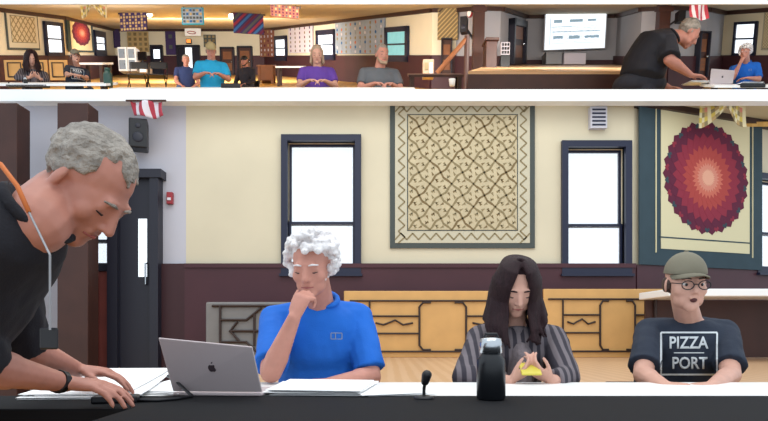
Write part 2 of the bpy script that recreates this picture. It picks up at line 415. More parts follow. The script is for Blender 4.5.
    if hairstyle == 'long':
        ln = J.get('hairlen', .30)
        for i in range(72):
            a = R_(-66+(312)*i/71)                   # around the back from temple to temple
            sx = math.cos(a); sy = math.sin(a)
            top = V((sx*.012, -.015+sy*.01, .136)); p1 = V((sx*.066, sy*.080+.005, .108)); p2 = V((sx*.084+.012*(1 if sx>0 else -1)*(sy<0), sy*.094+.012, .045)); p3 = V((sx*.092+.014*(1 if sx>0 else -1)*(sy<0), sy*.09+.010, -.03))
            l2 = ln*rnd.uniform(.8, 1.05); w = rnd.uniform(-.02, .02); w2 = rnd.uniform(-.02, .02); fr = .018*(sy < 0)
            p4 = V((sx*(.104+.01*rnd.random())+w*.5, sy*.082+.01+w*.3, -.03-l2*.3)); p5 = V((sx*.118+w, sy*.085-.01, -.03-l2*.65)); p6 = V((sx*.110+w2, sy*.085-.02+w, -.03-l2))
            G = R; hang = RX(0)
            def Q(p): # hair falls with gravity below the ears
                if p.z > -.03: return P(*p)
                base = P(p.x, p.y, -.03); return base+V((0, -.0, p.z+.03))
            hb.tube([P(*top), P(*p1), P(*p2), P(*p3), Q(p4), Q(p5), Q(p6)], [.011, .012, .0125, .0125, .0125, .011, .005], n=7)
    if hairstyle == 'bob':
        hb.ell(P(0, .028, .052), (.081, .095, .085), R=R, n=20)
        for sx in (-1, 1):
            hb.cap(P(sx*.068, .0, .06), .02, P(sx*.082, .01, -.09), .022); hb.cap(P(sx*.05, .06, .02), .03, P(sx*.06, .06, -.11), .025)
        hb.cap(P(0, .08, .02), .04, P(0, .075, -.1), .03)
    if hairstyle == 'capped':
        for sx in (-1, 1): hb.ell(P(sx*.07, .03, -.0), (.012, .045, .035), R=R)
        hb.ell(P(0, .08, -.01), (.06, .035, .04), R=R)
    hb.build('hair', hair, t, voxel=max(vox*.9, .005), smooth=1)
    if beard:
        b = MB()
        for sx in (-1, 1): b.cap(P(sx*.062, -.02, -.035), .014, P(sx*.03, -.07, -.085), .018)
        b.cap(P(-.028, -.074, -.088), .02, P(.028, -.074, -.088), .02); b.cap(P(-.02, -.094, -.038), .007, P(.02, -.094, -.038), .007)
        b.build('beard', beard, t, voxel=.006, smooth=1)
    if cap:
        c = MB(); rs = []
        for i in range(9):
            a = math.pi/2*i/8.5; rs.append((P(0, .016, .048+.092*math.sin(a)), R @ V((.083*math.cos(a), 0, 0)), R @ V((0, .101*math.cos(a), 0))))
        c.rings(rs, n=24); c.ell(P(0, .016, .141), (.009, .009, .005), R=R); co = smoothshade(c.build('cap', cap, t, bevel=.002))
        b = MB(); n = 13; vs = []
        for lay in (0, 1):
            for i in range(n):
                a = math.pi*(1+i/(n-1)); x = math.cos(a); y = math.sin(a)
                vs.append(P(x*.074, .016+y*.088, .056-.006*lay-abs(x)**2*.012)); vs.append(P(x*.066, -.02+y*.135, .050-.005*lay-abs(x)**2*.02))
        fs = []
        for i in range(n-1):
            fs.append((2*i, 2*i+1, 2*i+3, 2*i+2)); k = 2*n; fs.append((k+2*i, k+2*i+2, k+2*i+3, k+2*i+1)); fs.append((2*i+1, k+2*i+1, k+2*i+3, 2*i+3))
        b.faces(vs, fs); smoothshade(b.build('cap_brim', cap, co))
    return t

# ------------------------------------------------------------------ the lower room
def holes_wall(mb, x0, x1, z0, z1, y0, y1, holes, m):      # holes: (xa, xb, za, zb)
    xs = sorted({x0, x1, *[h[0] for h in holes], *[h[1] for h in holes]})
    for a, b in zip(xs, xs[1:]):
        hh = sorted([h for h in holes if h[0] <= a+1e-6 and h[1] >= b-1e-6], key=lambda h: h[2]); z = z0
        for h in hh:
            if h[2] > z: mb.box((a, y0, z), (b, y1, h[2]), m)
            z = h[3]
        if z < z1: mb.box((a, y0, z), (b, y1, z1), m)
YW = 7.2
px2x = lambda px, d: (px-384)/F*d
py2z = lambda py, d: CZ+(330-py)/F*d
ZT = 3.70                                     # top of the wall, under the white beam
xk = px2x(634, YW)                            # where the wall bends away to the right
ang = math.atan2(.78, px2x(768, 7.98)-xk)
def rect(px0, px1, py0, py1, d=YW): return (px2x(px0, d), px2x(px1, d), py2z(py1, d), py2z(py0, d))
b = MB(); b.box((-6, -1.5, -.1), (7, 9.5, 0), M['floor']); struct(b.build('floor'))
xc = px2x(186, YW)
h1 = rect(288, 355, 142, 268); h2 = rect(567, 624, 148, 268); hl = rect(73, 112, 216, 265)
b = MB(); holes_wall(b, xc, xk, 0, ZT, YW, YW+.16, [h1, h2], M['cream']); struct(b.build('wall_back'))
b = MB(); holes_wall(b, -6, xc, 0, ZT, YW, YW+.16, [hl], M['lav']); struct(b.build('wall_left'))
WR = Matrix.Translation((xk, YW, 0)) @ Matrix.Rotation(ang, 4, 'Z')
def wrx(px): s_ = (px-384)/F; return (s_*YW-xk)/(math.cos(ang)-s_*math.sin(ang))
def wrz(px, py): return py2z(py, YW+wrx(px)*math.sin(ang))
h3 = (wrx(758), wrx(815), wrz(765, 268), wrz(765, 180))
b = MB(); holes_wall(b, 0, 4.2, 0, ZT, 0, .16, [h3], M['cream']); struct(b.build('wall_right', top=WR))
b = MB(); b.box((0, -.05, 0), (4.2, 0, wrz(700, 268)), M['maroonband']); struct(b.build('trim_1', top=WR))
b = MB(); b.box((0, -.13, ZT-.08), (4.2, 0, ZT-.015), M['trim']); struct(b.build('trim_2', top=WR))
zw = py2z(264, YW)
b = MB(); b.box((xc, YW-.05, 0), (xk, YW, zw), M['maroonband']); b.box((xc, YW-.07, zw-.05), (xk, YW-.0, zw), M['maroonband']); struct(b.build('trim_3'))
b = MB(); b.box((px2x(163, YW), YW-.05, 0), (xc, YW, zw), M['maroon']); struct(b.build('trim_4'))
# sloping piece of tan ceiling on the right
b = MB(); b.faces([(xk-.5, 7.0, ZT-.01), (6.2, 7.0, ZT-.01), (6.2, 9.2, ZT-.01), (xk-.5, 7.25, ZT-.01), (xk-.5, 7.0, ZT+.04), (6.2, 7.0, ZT+.04), (6.2, 9.2, ZT+.04), (xk-.5, 7.25, ZT+.04)],
    [(0, 1, 2, 3), (4, 7, 6, 5), (0, 4, 5, 1), (1, 5, 6, 2), (2, 6, 7, 3), (3, 7, 4, 0)], M['ceil']); struct(b.build('ceiling'))
# white beam standing in for the border between the two views
b = MB(); b.box((-6.2, 6.95, py2z(101, 6.95)), (6.6, 7.1, py2z(89.3, 6.95)), M['white']); struct(b.build('trim_5'))
def window(n, rc, top, rail=.47, cas=.075, fm='bluetrim'):
    x0, x1, z0, z1 = rc
    t = thing(f'window_{n}', None, None); t['kind'] = 'structure'
    if top is not None: t.matrix_world = top
    b = MB()
    for A, B in (((x0-cas, z0-cas), (x0, z1+cas)), ((x1, z0-cas), (x1+cas, z1+cas)), ((x0, z1), (x1, z1+cas)), ((x0, z0-cas), (x1, z0))):
        b.box((A[0], -.06, A[1]), (B[0], .05, B[1]), M[fm])
    b.box((x0-cas*1.2, -.10, z0-cas-.03), (x1+cas*1.2, .05, z0-cas), M[fm])
    o = b.build('window_frame', parent=t)
    zm = z0+(z1-z0)*rail
    for k, (za, zb, yy) in enumerate(((z0, zm+.02, .05), (zm-.02, z1, .09))):
        b = MB(); s_ = .03
        b.box((x0, yy, za), (x0+s_, yy+.035, zb), M[fm]); b.box((x1-s_, yy, za), (x1, yy+.035, zb), M[fm])
        b.box((x0+s_, yy, za), (x1-s_, yy+.035, za+s_), M[fm]); b.box((x0+s_, yy, zb-s_), (x1-s_, yy+.035, zb), M[fm])
        so = b.build('sash', parent=t)
        b = MB(); b.box((x0+s_, yy+.012, za+s_), (x1-s_, yy+.018, zb-s_), M['glass']); b.build('pane', parent=so)
    return t
WB = Matrix.Translation((0, YW, 0))
window(1, h1, WB, .36); window(2, h2, WB, .36); window(3, h3, WR, .4); window(4, hl, WB, .5, cas=.05, fm='darkframe')
# posts and the left bay
b = MB(); b.box((px2x(57, 6.6), 6.6, 0), (px2x(88, 6.6), 6.85, 3.46), M['darkwood']); struct(b.build('trim_6', bevel=.01))
b = MB(); b.box((px2x(-12, 6.6), 6.6, 0), (px2x(17, 6.6), 6.85, 3.46), M['darkwood']); struct(b.build('trim_7', bevel=.01))
b = MB(); b.box((px2x(62, YW), YW-.07, 0), (px2x(118, YW), YW-.01, py2z(272, YW)), M['redwood'])
for px in (80, 99): b.box((px2x(px, YW)-.02, YW-.09, .1), (px2x(px, YW)+.02, YW-.07, py2z(276, YW)), M['redwood'])
struct(b.build('trim_8'))
# door in the left wall
t = thing('door_1', None, None); t['kind'] = 'structure'
x0, x1, z1 = px2x(118, YW), px2x(163, YW), py2z(181, YW)
b = MB(); b.box((x0-.06, YW-.16, 0), (x0+.06, YW, z1), M['darkframe']); b.box((x1-.10, YW-.16, 0), (x1, YW, z1), M['darkframe']); b.box((x0-.12, YW-.18, z1), (x1+.04, YW, z1+.1), M['darkframe']); b.build('door_frame', parent=t)
b = MB(); g = rect(139, 148, 219, 277, YW-.06)
holes_wall(b, x0+.06, x1-.10, 0, z1, YW-.09, YW-.04, [g], M['darkframe']); dl = b.build('door_leaf', parent=t)
b = MB(); b.box((g[0], YW-.075, g[2]), (g[1], YW-.065, g[3]), M['day']); b.build('door_pane', parent=dl)
b = MB(); b.tube([(x1-.16, YW-.1, 1.75), (x1-.16, YW-.13, 1.75), (x1-.16, YW-.13, 1.5), (x1-.16, YW-.1, 1.5)], .012, M['steel']); b.build('door_handle', parent=dl)
# raised floor along the back
b = MB(); b.box((px2x(300, 7), 3.2, 0), (5.6, 7.1, .643), M['pfloor']); struct(b.build('floor_platform'))
# fire alarm
b = MB(); x, z = px2x(168, 7.1), py2z(197, 7.1); b.box((x-.035, YW-.06, z-.07), (x+.035, YW, z+.07), M['red']); t = tag(b.build('fire_alarm', origin=(x, YW, z), bevel=.006), 'small red fire alarm box on the pale wall right of the dark door', 'fire alarm')
b = MB(); b.box((-.02, -.075, -.03), (.02, -.058, .0), M['flagw']); b.build('pull_handle', parent=t)
# wall speaker on the post side
c = L(139, 136, 7.0); b = MB(); b.box((-.10, -.13, -.17), (.10, .10, .17), M['dark'], R=RZ(.3)); t = tag(b.build('wall_speaker', bevel=.015), 'black box loudspeaker fixed high on the pale wall below the flag', 'speaker'); t.location = c
b = MB(); b.cap((0, .05, 0), .02, (0, .2, 0), .03, M['tmetal']); b.build('bracket', parent=t)
b = MB(); b.ell((.038, -.125, -.05), (.06, .012, .06), M['darkframe'], R=RZ(.3)); b.ell((.038, -.125, .08), (.03, .01, .03), M['darkframe'], R=RZ(.3)); smoothshade(b.build('driver', parent=t))
# flag hanging from the beam
def flag(top, w, h, label, mw=None):
    t = thing('hanging_flag', label, 'flag', mw=mw); 
    if mw is None: t.location = top
    b = MB(); n = 22; rows = 7; vs = []; fs = []
    for j in range(rows+1):
        for i in range(n+1):
            u = i/n; v = j/rows
            vs.append((-w/2+u*w+v*v*.1*w, .04*math.sin(u*9+v*2), -v*h*(1+.25*math.sin(u*2.4))))
    base = len(vs)
    b2 = MB()
    for j in range(rows):
        for i in range(n):
            pass
    for k, (m_, sel) in enumerate(((M['flagr'], 0), (M['flagw'], 1))):
        pass
    bv = [b.bm.verts.new(v) for v in vs]; mr, mw_ = b.mi(M['flagr']), b.mi(M['flagw'])
    for j in range(rows):
        for i in range(n):
            q = j*(n+1)+i; f = b.bm.faces.new([bv[q], bv[q+1], bv[q+n+2], bv[q+n+1]]); f.material_index = (mr, mw_)[int((i+1)//3.3) % 2]
    o = b.build('cloth', parent=t)
    md = o.modifiers.new('s', 'SOLIDIFY'); md.thickness = .006
    smoothshade(o)
    b = MB(); b.tube([(-w/2-.05, 0, .01), (w/2+.05, 0, .01)], .012, M['darkwood']); b.build('flag_pole', parent=t)
    return t
flag(L(146, 101.5, 6.9), .36, .15, 'red and white striped flag hanging at top left above the black loudspeaker')

# ------------------------------------------------------------------ quilts (x across, z up, y = 0 at the back)
def q_lattice(b, w, h, nx=5, simple=False, top_open=False):
    b.box((-w/2, -.02, -h/2), (w/2, 0, h/2), M['qgreen'])
    e = w*.035; b.box((-w/2+e, -.024, -h/2+e), (w/2-e, -.005, h/2-e), M['qbord'])
    f = w*.125; b.box((-w/2+f-.012, -.027, -h/2+f-.012), (w/2-f+.012, -.005, h/2-f+.012), M['qgreen'])
    b.box((-w/2+f, -.030, -h/2+f), (w/2-f, -.005, h/2-f), M['qcream'])
    W_, H_ = w-2*f, h-2*f; c = W_/nx; nz = max(1, round(H_/c)); cz = H_/nz
    def strip(p, q, r, m, y=-.033):
        p, q = V((p[0], 0, p[1])), V((q[0], 0, q[1])); d = (q-p).normalized(); s_ = V((-d.z, 0, d.x))*r
        a = [p+s_, q+s_, q-s_, p-s_]; b.prism([(v.x, v.z) for v in a], y, -.006, m, 'y')
    mats = (M['qolive'], M['qbrown'], M['qolive'])
    k = 0
    for i in range(nx):
        for j in range(nz):
            x, z = -W_/2+c*(i+.5), -H_/2+cz*(j+.5); k += 1; m = mats[(i*2+j) % 3]
            if simple:
                strip((x-c*.5, z-cz*.5), (x+c*.5, z+cz*.5), c*.07, M['qolive']); strip((x-c*.5, z+cz*.5), (x+c*.5, z-cz*.5), c*.07, M['qolive']); continue
            # a pinwheel of four bent arms with leaves
            for r in range(4):
                a = r*math.pi/2; ca, sa = math.cos(a), math.sin(a)
                P = lambda u, v: (x+(u*ca-v*sa)*c, z+(u*sa+v*ca)*cz)
                strip(P(0, 0), P(.24, .13), c*.04, m); strip(P(.24, .13), P(.38, .36), c*.048, m); strip(P(.38, .36), P(.5, .5), c*.036, m)
                for (u, v, du, dv) in ((.10, .28, .18, .02), (.10, .40, .14, -.12), (.30, .10, .13, -.14)):
                    p = P(u, v); q = P(u+du, v+dv); s_ = P(u+du*.3+.05, v+dv*.3+.09)
                    b.prism([p, q, s_], -.033, -.006, mats[(k+r) % 3], 'y')
    # zigzag vine in the pale border
    mid = (e+f)/2; am = (f-e)*.25
    if not simple:
        for (ax, n_) in (('z', int(h/.075)), ('x', int(w/.075))):
            for sd in (-1, 1):
                for i in range(n_):
                    u0, u1 = -.5+i/n_, -.5+(i+1)/n_; a0, a1 = am*(1 if i % 2 else -1), am*(-1 if i % 2 else 1)
                    if ax == 'z': strip((sd*(w/2-mid)+a0, u0*(h-2*e)), (sd*(w/2-mid)+a1, u1*(h-2*e)), .008, M['qolive'], -.028)
                    else: strip((u0*(w-2*e), sd*(h/2-mid)+a0), (u1*(w-2*e), sd*(h/2-mid)+a1), .008, M['qolive'], -.028)
def q_medallion(b, w, h, rx, rz, cz, n=26, panel=None, simple=False):
    b.box((-w/2, -.02, -h/2), (w/2, 0, h/2), M['qteal'])
    px0, px1, pz0, pz1 = panel
    b.box((px0, -.026, pz0), (px1, -.005, pz1), M['qivory'])
    cx = (px0+px1)/2
    cols = ('r1', 'r1', 'r2', 'r2', 'r3', 'r3', 'r4', 'r5', 'r6')
    K = len(cols)
    for k, cn in enumerate(cols):
        s_ = 1-k*.105; pts = []
        for i in range(2*n):
            a = math.pi*(i+(k % 2)*1.0)/n; r = s_*(1.0 if i % 2 == 0 else .93-.022*k)
            pts.append((cx+rx*r*math.cos(a), cz+rz*r*math.sin(a)))
        b.prism(pts, -.029-.002*k, -.006, M[cn], 'y')
        if k == 0 and not simple:
            for i in range(n):
                a = 2*math.pi*(i+.5)/n; p = (cx+rx*.9*math.cos(a), cz+rz*.9*math.sin(a)); r = .045
                b.prism([(p[0]+r*math.cos(a), p[1]+r*math.sin(a)), (p[0]-r*math.sin(a), p[1]+r*math.cos(a)), (p[0]-r*math.cos(a), p[1]-r*math.sin(a)), (p[0]+r*math.sin(a), p[1]-r*math.cos(a))], -.0305, -.006, M['qteal' if i % 2 else 'r2'], 'y')
def q_grid(b, w, h, nx, nz, base, cols, border=None, fill=.6, dots=False, diag=False):
    b.box((-w/2, -.03, -h/2), (w/2, 0, h/2), M[border or base])
    e = w*.05 if border else 0; b.box((-w/2+e, -.04, -h/2+e), (w/2-e, -.01, h/2-e), M[base])
    for i in range(nx):
        for j in range(nz):
            x, z = -w/2+e+(w-2*e)*(i+.5)/nx, -h/2+e+(h-2*e)*(j+.5)/nz; r = min(w/nx, h/nz)*fill/2; c = M[cols[(i*2+j*3+i*j) % len(cols)]]
            if dots: b.prism([(x+r*math.cos(a*math.pi/4), z+r*math.sin(a*math.pi/4)) for a in range(8)], -.05, -.02, c, 'y')
            elif diag: b.prism([(x+r*1.3, z), (x, z+r*1.3), (x-r*1.3, z), (x, z-r*1.3)], -.05, -.02, c, 'y')
            else: b.box((x-r, -.05, z-r), (x+r, -.02, z+r), c)
def q_stripes(b, w, h, n, cols):
    # diagonal stripes clipped to the rectangle
    b.box((-w/2, -.03, -h/2), (w/2, 0, h/2), M[cols[0]])
    for i in range(n):
        u0 = -w/2-h+(w+h)*i/n; u1 = u0+(w+h)/n*.55; pts = []
        for (u, v) in ((u0, -h/2), (u1, -h/2), (u1+h, h/2), (u0+h, h/2)): pts.append((u, v))
        # clip in x
        def clip(P, s_, lim):
            out = []
            for k in range(len(P)):
                a, c_ = P[k], P[(k+1) % len(P)]; ia, ic = s_*a[0] <= lim, s_*c_[0] <= lim
                if ia: out.append(a)
                if ia != ic:
                    t_ = (s_*lim-a[0])/(c_[0]-a[0]); out.append((s_*lim, a[1]+(c_[1]-a[1])*t_))
            return out
        pts = clip(clip(pts, 1, w/2), -1, w/2)
        if len(pts) > 2: b.prism(pts, -.045, -.02, M[cols[1+i % (len(cols)-1)]], 'y')
q = rect(390, 535, 97, 248, YW-.03); w, h = q[1]-q[0], q[3]-q[2]
b = MB(); q_lattice(b, w, h); t = tag(b.build('wall_quilt'), 'large cream quilt with olive vine lattice and dark green border between the two tall windows', 'quilt'); t.location = ((q[0]+q[1])/2, YW-.005, (q[2]+q[3])/2)
x0, x1 = wrx(635), wrx(757); z0, z1 = wrz(700, 268), wrz(700, 114); w, h = x1-x0, z1-z0
b = MB(); cx = (x0+x1)/2; zc = (z0+z1)/2
pn = (wrx(656)-cx, wrx(744)-cx, wrz(700, 252)-zc, wrz(700, 117)-zc)
q_medallion(b, w, h, (wrx(741)-wrx(655.5))/2, (wrz(700, 123)-wrz(700, 236))/2, wrz(700, 179.5)-zc, panel=pn)
for (px, py0, py1) in ((651, 118, 256), (747, 118, 256)): b.box((wrx(px)-cx-.006, -.03, wrz(700, py1)-zc), (wrx(px)-cx+.006, -.01, wrz(700, py0)-zc), M['qivory'])
b.box((pn[0]-.02, -.030, wrz(700, 241)-zc-.008), (pn[1]+.02, -.01, wrz(700, 241)-zc+.008), M['qteal'])
tag(b.build('wall_quilt', top=WR @ Matrix.Translation((cx, -.055, zc))), 'big teal and ivory quilt with a round red sunburst medallion', 'quilt')
# patchwork cloth hanging near the right end
t = thing('hanging_cloth', 'yellow floral patchwork cloth hanging from the ceiling over the red medallion quilt', 'cloth', L(724, 112, 7.16))
def drape(b, w, h, n=16, rows=6):
    vs = []; cols = ('qyellow', 'qtan', 'r5', 'qivory', 'qyellow', 'qolive'); bv = []
    for j in range(rows+1):
        for i in range(n+1):
            u, v = i/n, j/rows; bv.append(b.bm.verts.new((-w/2+u*w, .05*math.sin(u*8+v), h*(.5-v*(.35+.65*abs(math.cos(u*3.0)))))))
    for j in range(rows):
        for i in range(n):
            k = j*(n+1)+i; f = b.bm.faces.new([bv[k], bv[k+1], bv[k+n+2], bv[k+n+1]]); f.material_index = b.mi(M[cols[(i*5+j*3+i*j) % 6]])
b = MB(); drape(b, .56, .36); o = b.build('cloth_panel', parent=t); md = o.modifiers.new('s', 'SOLIDIFY'); md.thickness = .008
b = MB(); b.tube([(-.27, 0, .16), (.27, 0, .16)], .012, M['trim']); b.build('hanging_rod', parent=t)
# grey patch above window 2: a small vent box
c = L(598, 118, 7.15); b = MB(); b.box((-.10, -.04, -.13), (.10, .04, .13), M['lav']); 
for i in range(5): b.box((-.08, -.05, -.1+i*.045), (.08, -.038, -.08+i*.045), M['bluetrim'])
t = tag(b.build('wall_vent', bevel=.004), 'small grey blue vent box on the wall above the second tall window', 'vent'); t.location = (c.x, YW-.04, c.z)

# ------------------------------------------------------------------ folding tables standing on edge
def upright_table(x0, x1, z0, z1, y, um, label, full=True, group=None):
    t = thing('folding_table', label, 'table', ((x0+x1)/2, y, z0), group=group); w, h = x1-x0, z1-z0
    b = MB(); r = .05; b.box((-w/2, -.02, 0), (w/2, .02, h), M[um]); b.build('tabletop', parent=t, bevel=.008)
    m = M['tmetal']; y_ = -.035; T_ = lambda pts, nm, rr=.0105: (lambda b: (b.tube([(p[0], y_, p[1]) for p in pts], rr, m, n=8), b.build(nm, parent=t)))(MB())
    zt, zb = h*.85, h*.09
    T_([(-w*.47, zt), (w*.47, zt)], 'side_rail'); T_([(-w*.47, zb), (w*.47, zb)], 'side_rail')
    for s_ in (-1, 1):
        T_([(s_*w*.37, zt), (s_*w*.37, zb)], 'cross_bar')
        T_([(s_*w*.37, h*.62), (s_*w*.12, h*.62)], 'folded_leg'); T_([(s_*w*.37, h*.36), (s_*w*.12, h*.36)], 'folded_leg')
        T_([(s_*w*.06, zt-.02), (s_*w*.10, zt-.02), (s_*w*.118, zt-.07), (s_*w*.118, zb+.07), (s_*w*.10, zb+.02), (s_*w*.06, zb+.02)], 'leg_foot', .012)
        T_([(s_*w*.34, h*.52), (s_*w*.30, h*.49), (s_*w*.24, h*.56), (s_*w*.20, h*.49), (s_*w*.15, h*.52)], 'brace', .011)
    return t
yt = 6.95
upright_table(px2x(344, yt), px2x(541, yt), .643, py2z(291, yt), yt, 'ochre', 'ochre folding table on its edge between the man in blue and the woman')
upright_table(px2x(543, yt), px2x(690, yt), .643, py2z(289, yt), yt, 'ochre', 'ochre folding table on its edge between the woman and the man in the cap')
yg = 6.6
t = thing('folding_table', 'grey folding table on edge behind the laptop with dark folded legs', 'table', (px2x(255, yg), yg, 0))
b = MB(); w, z0, z1 = px2x(303, yg)-px2x(205, yg), 0, py2z(302, yg); b.box((-w/2, -.02, .0), (w/2, .02, z1), M['greytable']); b.build('tabletop', parent=t, bevel=.02)
GP = lambda px, py: (px2x(px, yg)-px2x(255, yg), -.035, py2z(py, yg))
for nm, pts in (('side_rail', [(213, 306), (295, 306)]), ('cross_bar', [(221, 306), (221, 345)]), ('folded_leg', [(221, 320), (247, 320), (262, 308)]), ('folded_leg', [(255, 314), (255, 346)]), ('folded_leg', [(221, 342), (247, 342), (262, 356)]), ('brace', [(230, 331), (262, 331)]), ('brace', [(238, 322), (231, 331), (240, 341)])):
    b = MB(); b.tube([GP(*p) for p in pts], .014, M['tmetal']); b.build(nm, parent=t)
# white table standing at the right, behind the man in the cap
t = thing('folding_table', 'white topped folding table set up behind the man in the pizza shirt', 'table', (px2x(745, 6.2), 6.2, .643))
zt = py2z(291, 6.2)-.643; b = MB(); b.box((-.95, -.35, zt-.075), (1.6, .35, zt), M['tabletop']); b.build('tabletop', parent=t, bevel=.01)
for sx in (-.8, 1.45):
    for sy in (-.28, .28): b = MB(); b.tube([(sx, sy, 0), (sx, sy, zt-.07)], .016, M['tmetal']); b.build('leg', parent=t)
b = MB(); b.box((-.9, .3, .02), (1.55, .33, zt-.08), M['darkwood']); b.build('back_panel', parent=t)

# ------------------------------------------------------------------ the meeting table in front
def long_table(name, label, x0, x1, y0, y1, zt, m, th=.035):
    t = thing(name, label, 'table', ((x0+x1)/2, (y0+y1)/2, 0)); w, d = (x1-x0)/2, (y1-y0)/2
    b = MB(); b.box((-w, -d, zt-th), (w, d, zt), M[m]); b.build('tabletop', parent=t, bevel=.006)
    for sx in (-1, 1):
        for sy in (-1, 1): b = MB(); b.tube([(sx*(w-.1), sy*(d-.06), 0), (sx*(w-.1), sy*(d-.06), zt-th)], .016, M['tmetal']); b.build('leg', parent=t)
    b = MB(); b.tube([(-w+.1, 0, zt-th-.03), (w-.1, 0, zt-th-.03)], .014, M['tmetal']); b.build('rail', parent=t)
    return t
ZTB = .755
long_table('meeting_table', 'long white meeting table that all four people lean on', -1.12, 2.3, 1.87, 2.36, ZTB, 'tabletop', .03)
t = thing('player_bar_table', 'long charcoal table standing in for the dark player bar along the bottom', 'table', (.4, 1.5, 0))  # made-up table in place of the dark playback bar
b = MB(); b.prism([(x-.4, y-1.5) for x, y in ((-.66, 1.02), (2.3, 1.02), (2.3, 1.865), (-1.2, 1.865), (-1.2, 1.55), (-.66, 1.55))], ZTB-.04, ZTB+.001, M['bartable']); b.build('tabletop', parent=t, bevel=.004)
for x, y in ((-.6, 1.08), (2.2, 1.08), (2.2, 1.8), (-1.12, 1.8)): b = MB(); b.tube([(x-.4, y-1.5, 0), (x-.4, y-1.5, ZTB-.04)], .018, M['tmetal']); b.build('leg', parent=t)
# laptop
BL, BR, TL, TR = L(173, 389, 1.86), L(262, 391, 1.84), L(158, 338, 1.80), L(252, 347, 1.78)
for p in (BL, BR): p.z = ZTB+.014
o = (BL+BR)/2; t = thing('laptop', 'open silver laptop seen from behind, left of the man in the blue polo', 'laptop', (o.x, o.y, ZTB)); o = V(t.location)
nrm = (BR-BL).cross(TL-BL).normalized(); nrm = nrm if nrm.y < 0 else -nrm
def slab(b, A, B, D, C_, n, th, m): # quad A B C D, thickness away from n
    vs = [A, B, C_, D]; vs = [v-o for v in vs]+[v-n*th-o for v in vs]; b.faces(vs, [(0, 1, 2, 3), (7, 6, 5, 4), (0, 4, 5, 1), (1, 5, 6, 2), (2, 6, 7, 3), (3, 7, 4, 0)], m)
b = MB(); slab(b, BL, BR, TL, TR, nrm, .007, M['laptop']); lid = b.build('lid', parent=t, bevel=.003)
b = MB(); e = .012; u = (BR-BL).normalized(); v_ = (TL-BL).normalized(); slab(b, BL+u*e+v_*e-nrm*.008, BR-u*e+v_*e-nrm*.008, TL+u*e-v_*e-nrm*.008, TR-u*e-v_*e-nrm*.008, nrm, .001, M['screenb']); b.build('screen', parent=lid)
b = MB(); back = V((u.y, -u.x, 0)); back = back if back.y > 0 else -back
A = BL-V((0, 0, .002)); B = BR-V((0, 0, .002)); slab(b, A, B, A+back*.2, B+back*.2, V((0, 0, 1)), .010, M['laptop']); base = b.build('base', parent=t, bevel=.003)
b = MB()
for i in range(12):
    for j in range(4): p = A+u*(.03+i*.0185)+back*(.03+j*.02)-o; b.box((p.x, p.y, p.z), (p.x+.014, p.y+.015, p.z+.002), M['screenb'])
b.build('keyboard', parent=base)
lc = (BL+BR+TL+TR)/4+nrm*.0025-o+u*.004; b = MB(); pts = []
def lp(x, z): return lc+u*x+v_*z
prof = []
for i in range(28):
    a = 2*math.pi*i/28; r = .0125
    x, z = r*math.cos(a), r*math.sin(a)*1.02-.001
    if abs(a-math.pi/2) < .3: z -= .0025
    if abs(a-3*math.pi/2) < .25: z += .002
    if x > .0085 and abs(z-.002) < .008: x = .0075+abs(z-.002)*.35
    prof.append(lp(x, z))
n_ = len(prof); b.faces(prof+[p+nrm*.0006 for p in prof], [tuple(range(n_))[::-1], tuple(range(n_, 2*n_))]+[(i, (i+1) % n_, n_+(i+1) % n_, n_+i) for i in range(n_)], M['logo'])
lf = [lp(-.001, .0135), lp(.001, .019), lp(.006, .021), lp(.004, .0155)]; b.faces(lf+[p+nrm*.0006 for p in lf], [(0, 1, 2, 3), (7, 6, 5, 4), (0, 1, 5, 4), (1, 2, 6, 5), (2, 3, 7, 6), (3, 0, 4, 7)], M['logo'])
b.build('logo', parent=lid)['label'] = 'dark fruit shaped logo'
# papers
def sheets(name, label, cen, w, d, rz, n, rise=.0, cat='papers', group=None):
    t = thing(name, label, cat, (cen[0], cen[1], ZTB), rz, group); rnd = random.Random(n)
    for i in range(n):
        z = .002+i*.004; dx, dy = rnd.uniform(-.02, .02), rnd.uniform(-.015, .015); a = rnd.uniform(-.08, .08); b = MB(); vs = []; k = 8
        for lay in (0, .002):
            for j in range(k+1):
                y = -d/2+d*j/k; zz = z+rise*(j/k)**1.3+lay
                for sx in (-1, 1): p = RZ(a) @ V((sx*w/2+dx, y+dy, zz)); vs.append(p)
        fs = []; N = 2*(k+1)
        for j in range(k): fs += [(2*j, 2*j+1, 2*j+3, 2*j+2), (N+2*j+1, N+2*j, N+2*j+2, N+2*j+3), (2*j, 2*j+2, N+2*j+2, N+2*j), (2*j+1, N+2*j+1, N+2*j+3, 2*j+3)]
        fs += [(0, N, N+1, 1), (2*k, 2*k+1, N+2*k+1, N+2*k)]
        b.faces(vs, fs, M['papert']); b.build('sheet', parent=t)
    return t
sheets('paper_stack', 'white papers spread on the table in front of the man in blue', (-.20, 1.98), .30, .26, -.15, 5, .012)
sheets('paper_stack', 'open white papers under the hands of the leaning man', (-.93, 2.02), .30, .5, .1, 4, .045)
sheets('paper_stack', 'thin white sheets between the leaning man and the laptop', (-.66, 2.06), .20, .36, -.35, 3, .035)
sheets('paper_stack', 'flat white sheet by the elbow of the man in blue', (.02, 1.95), .22, .22, .3, 2, .004)
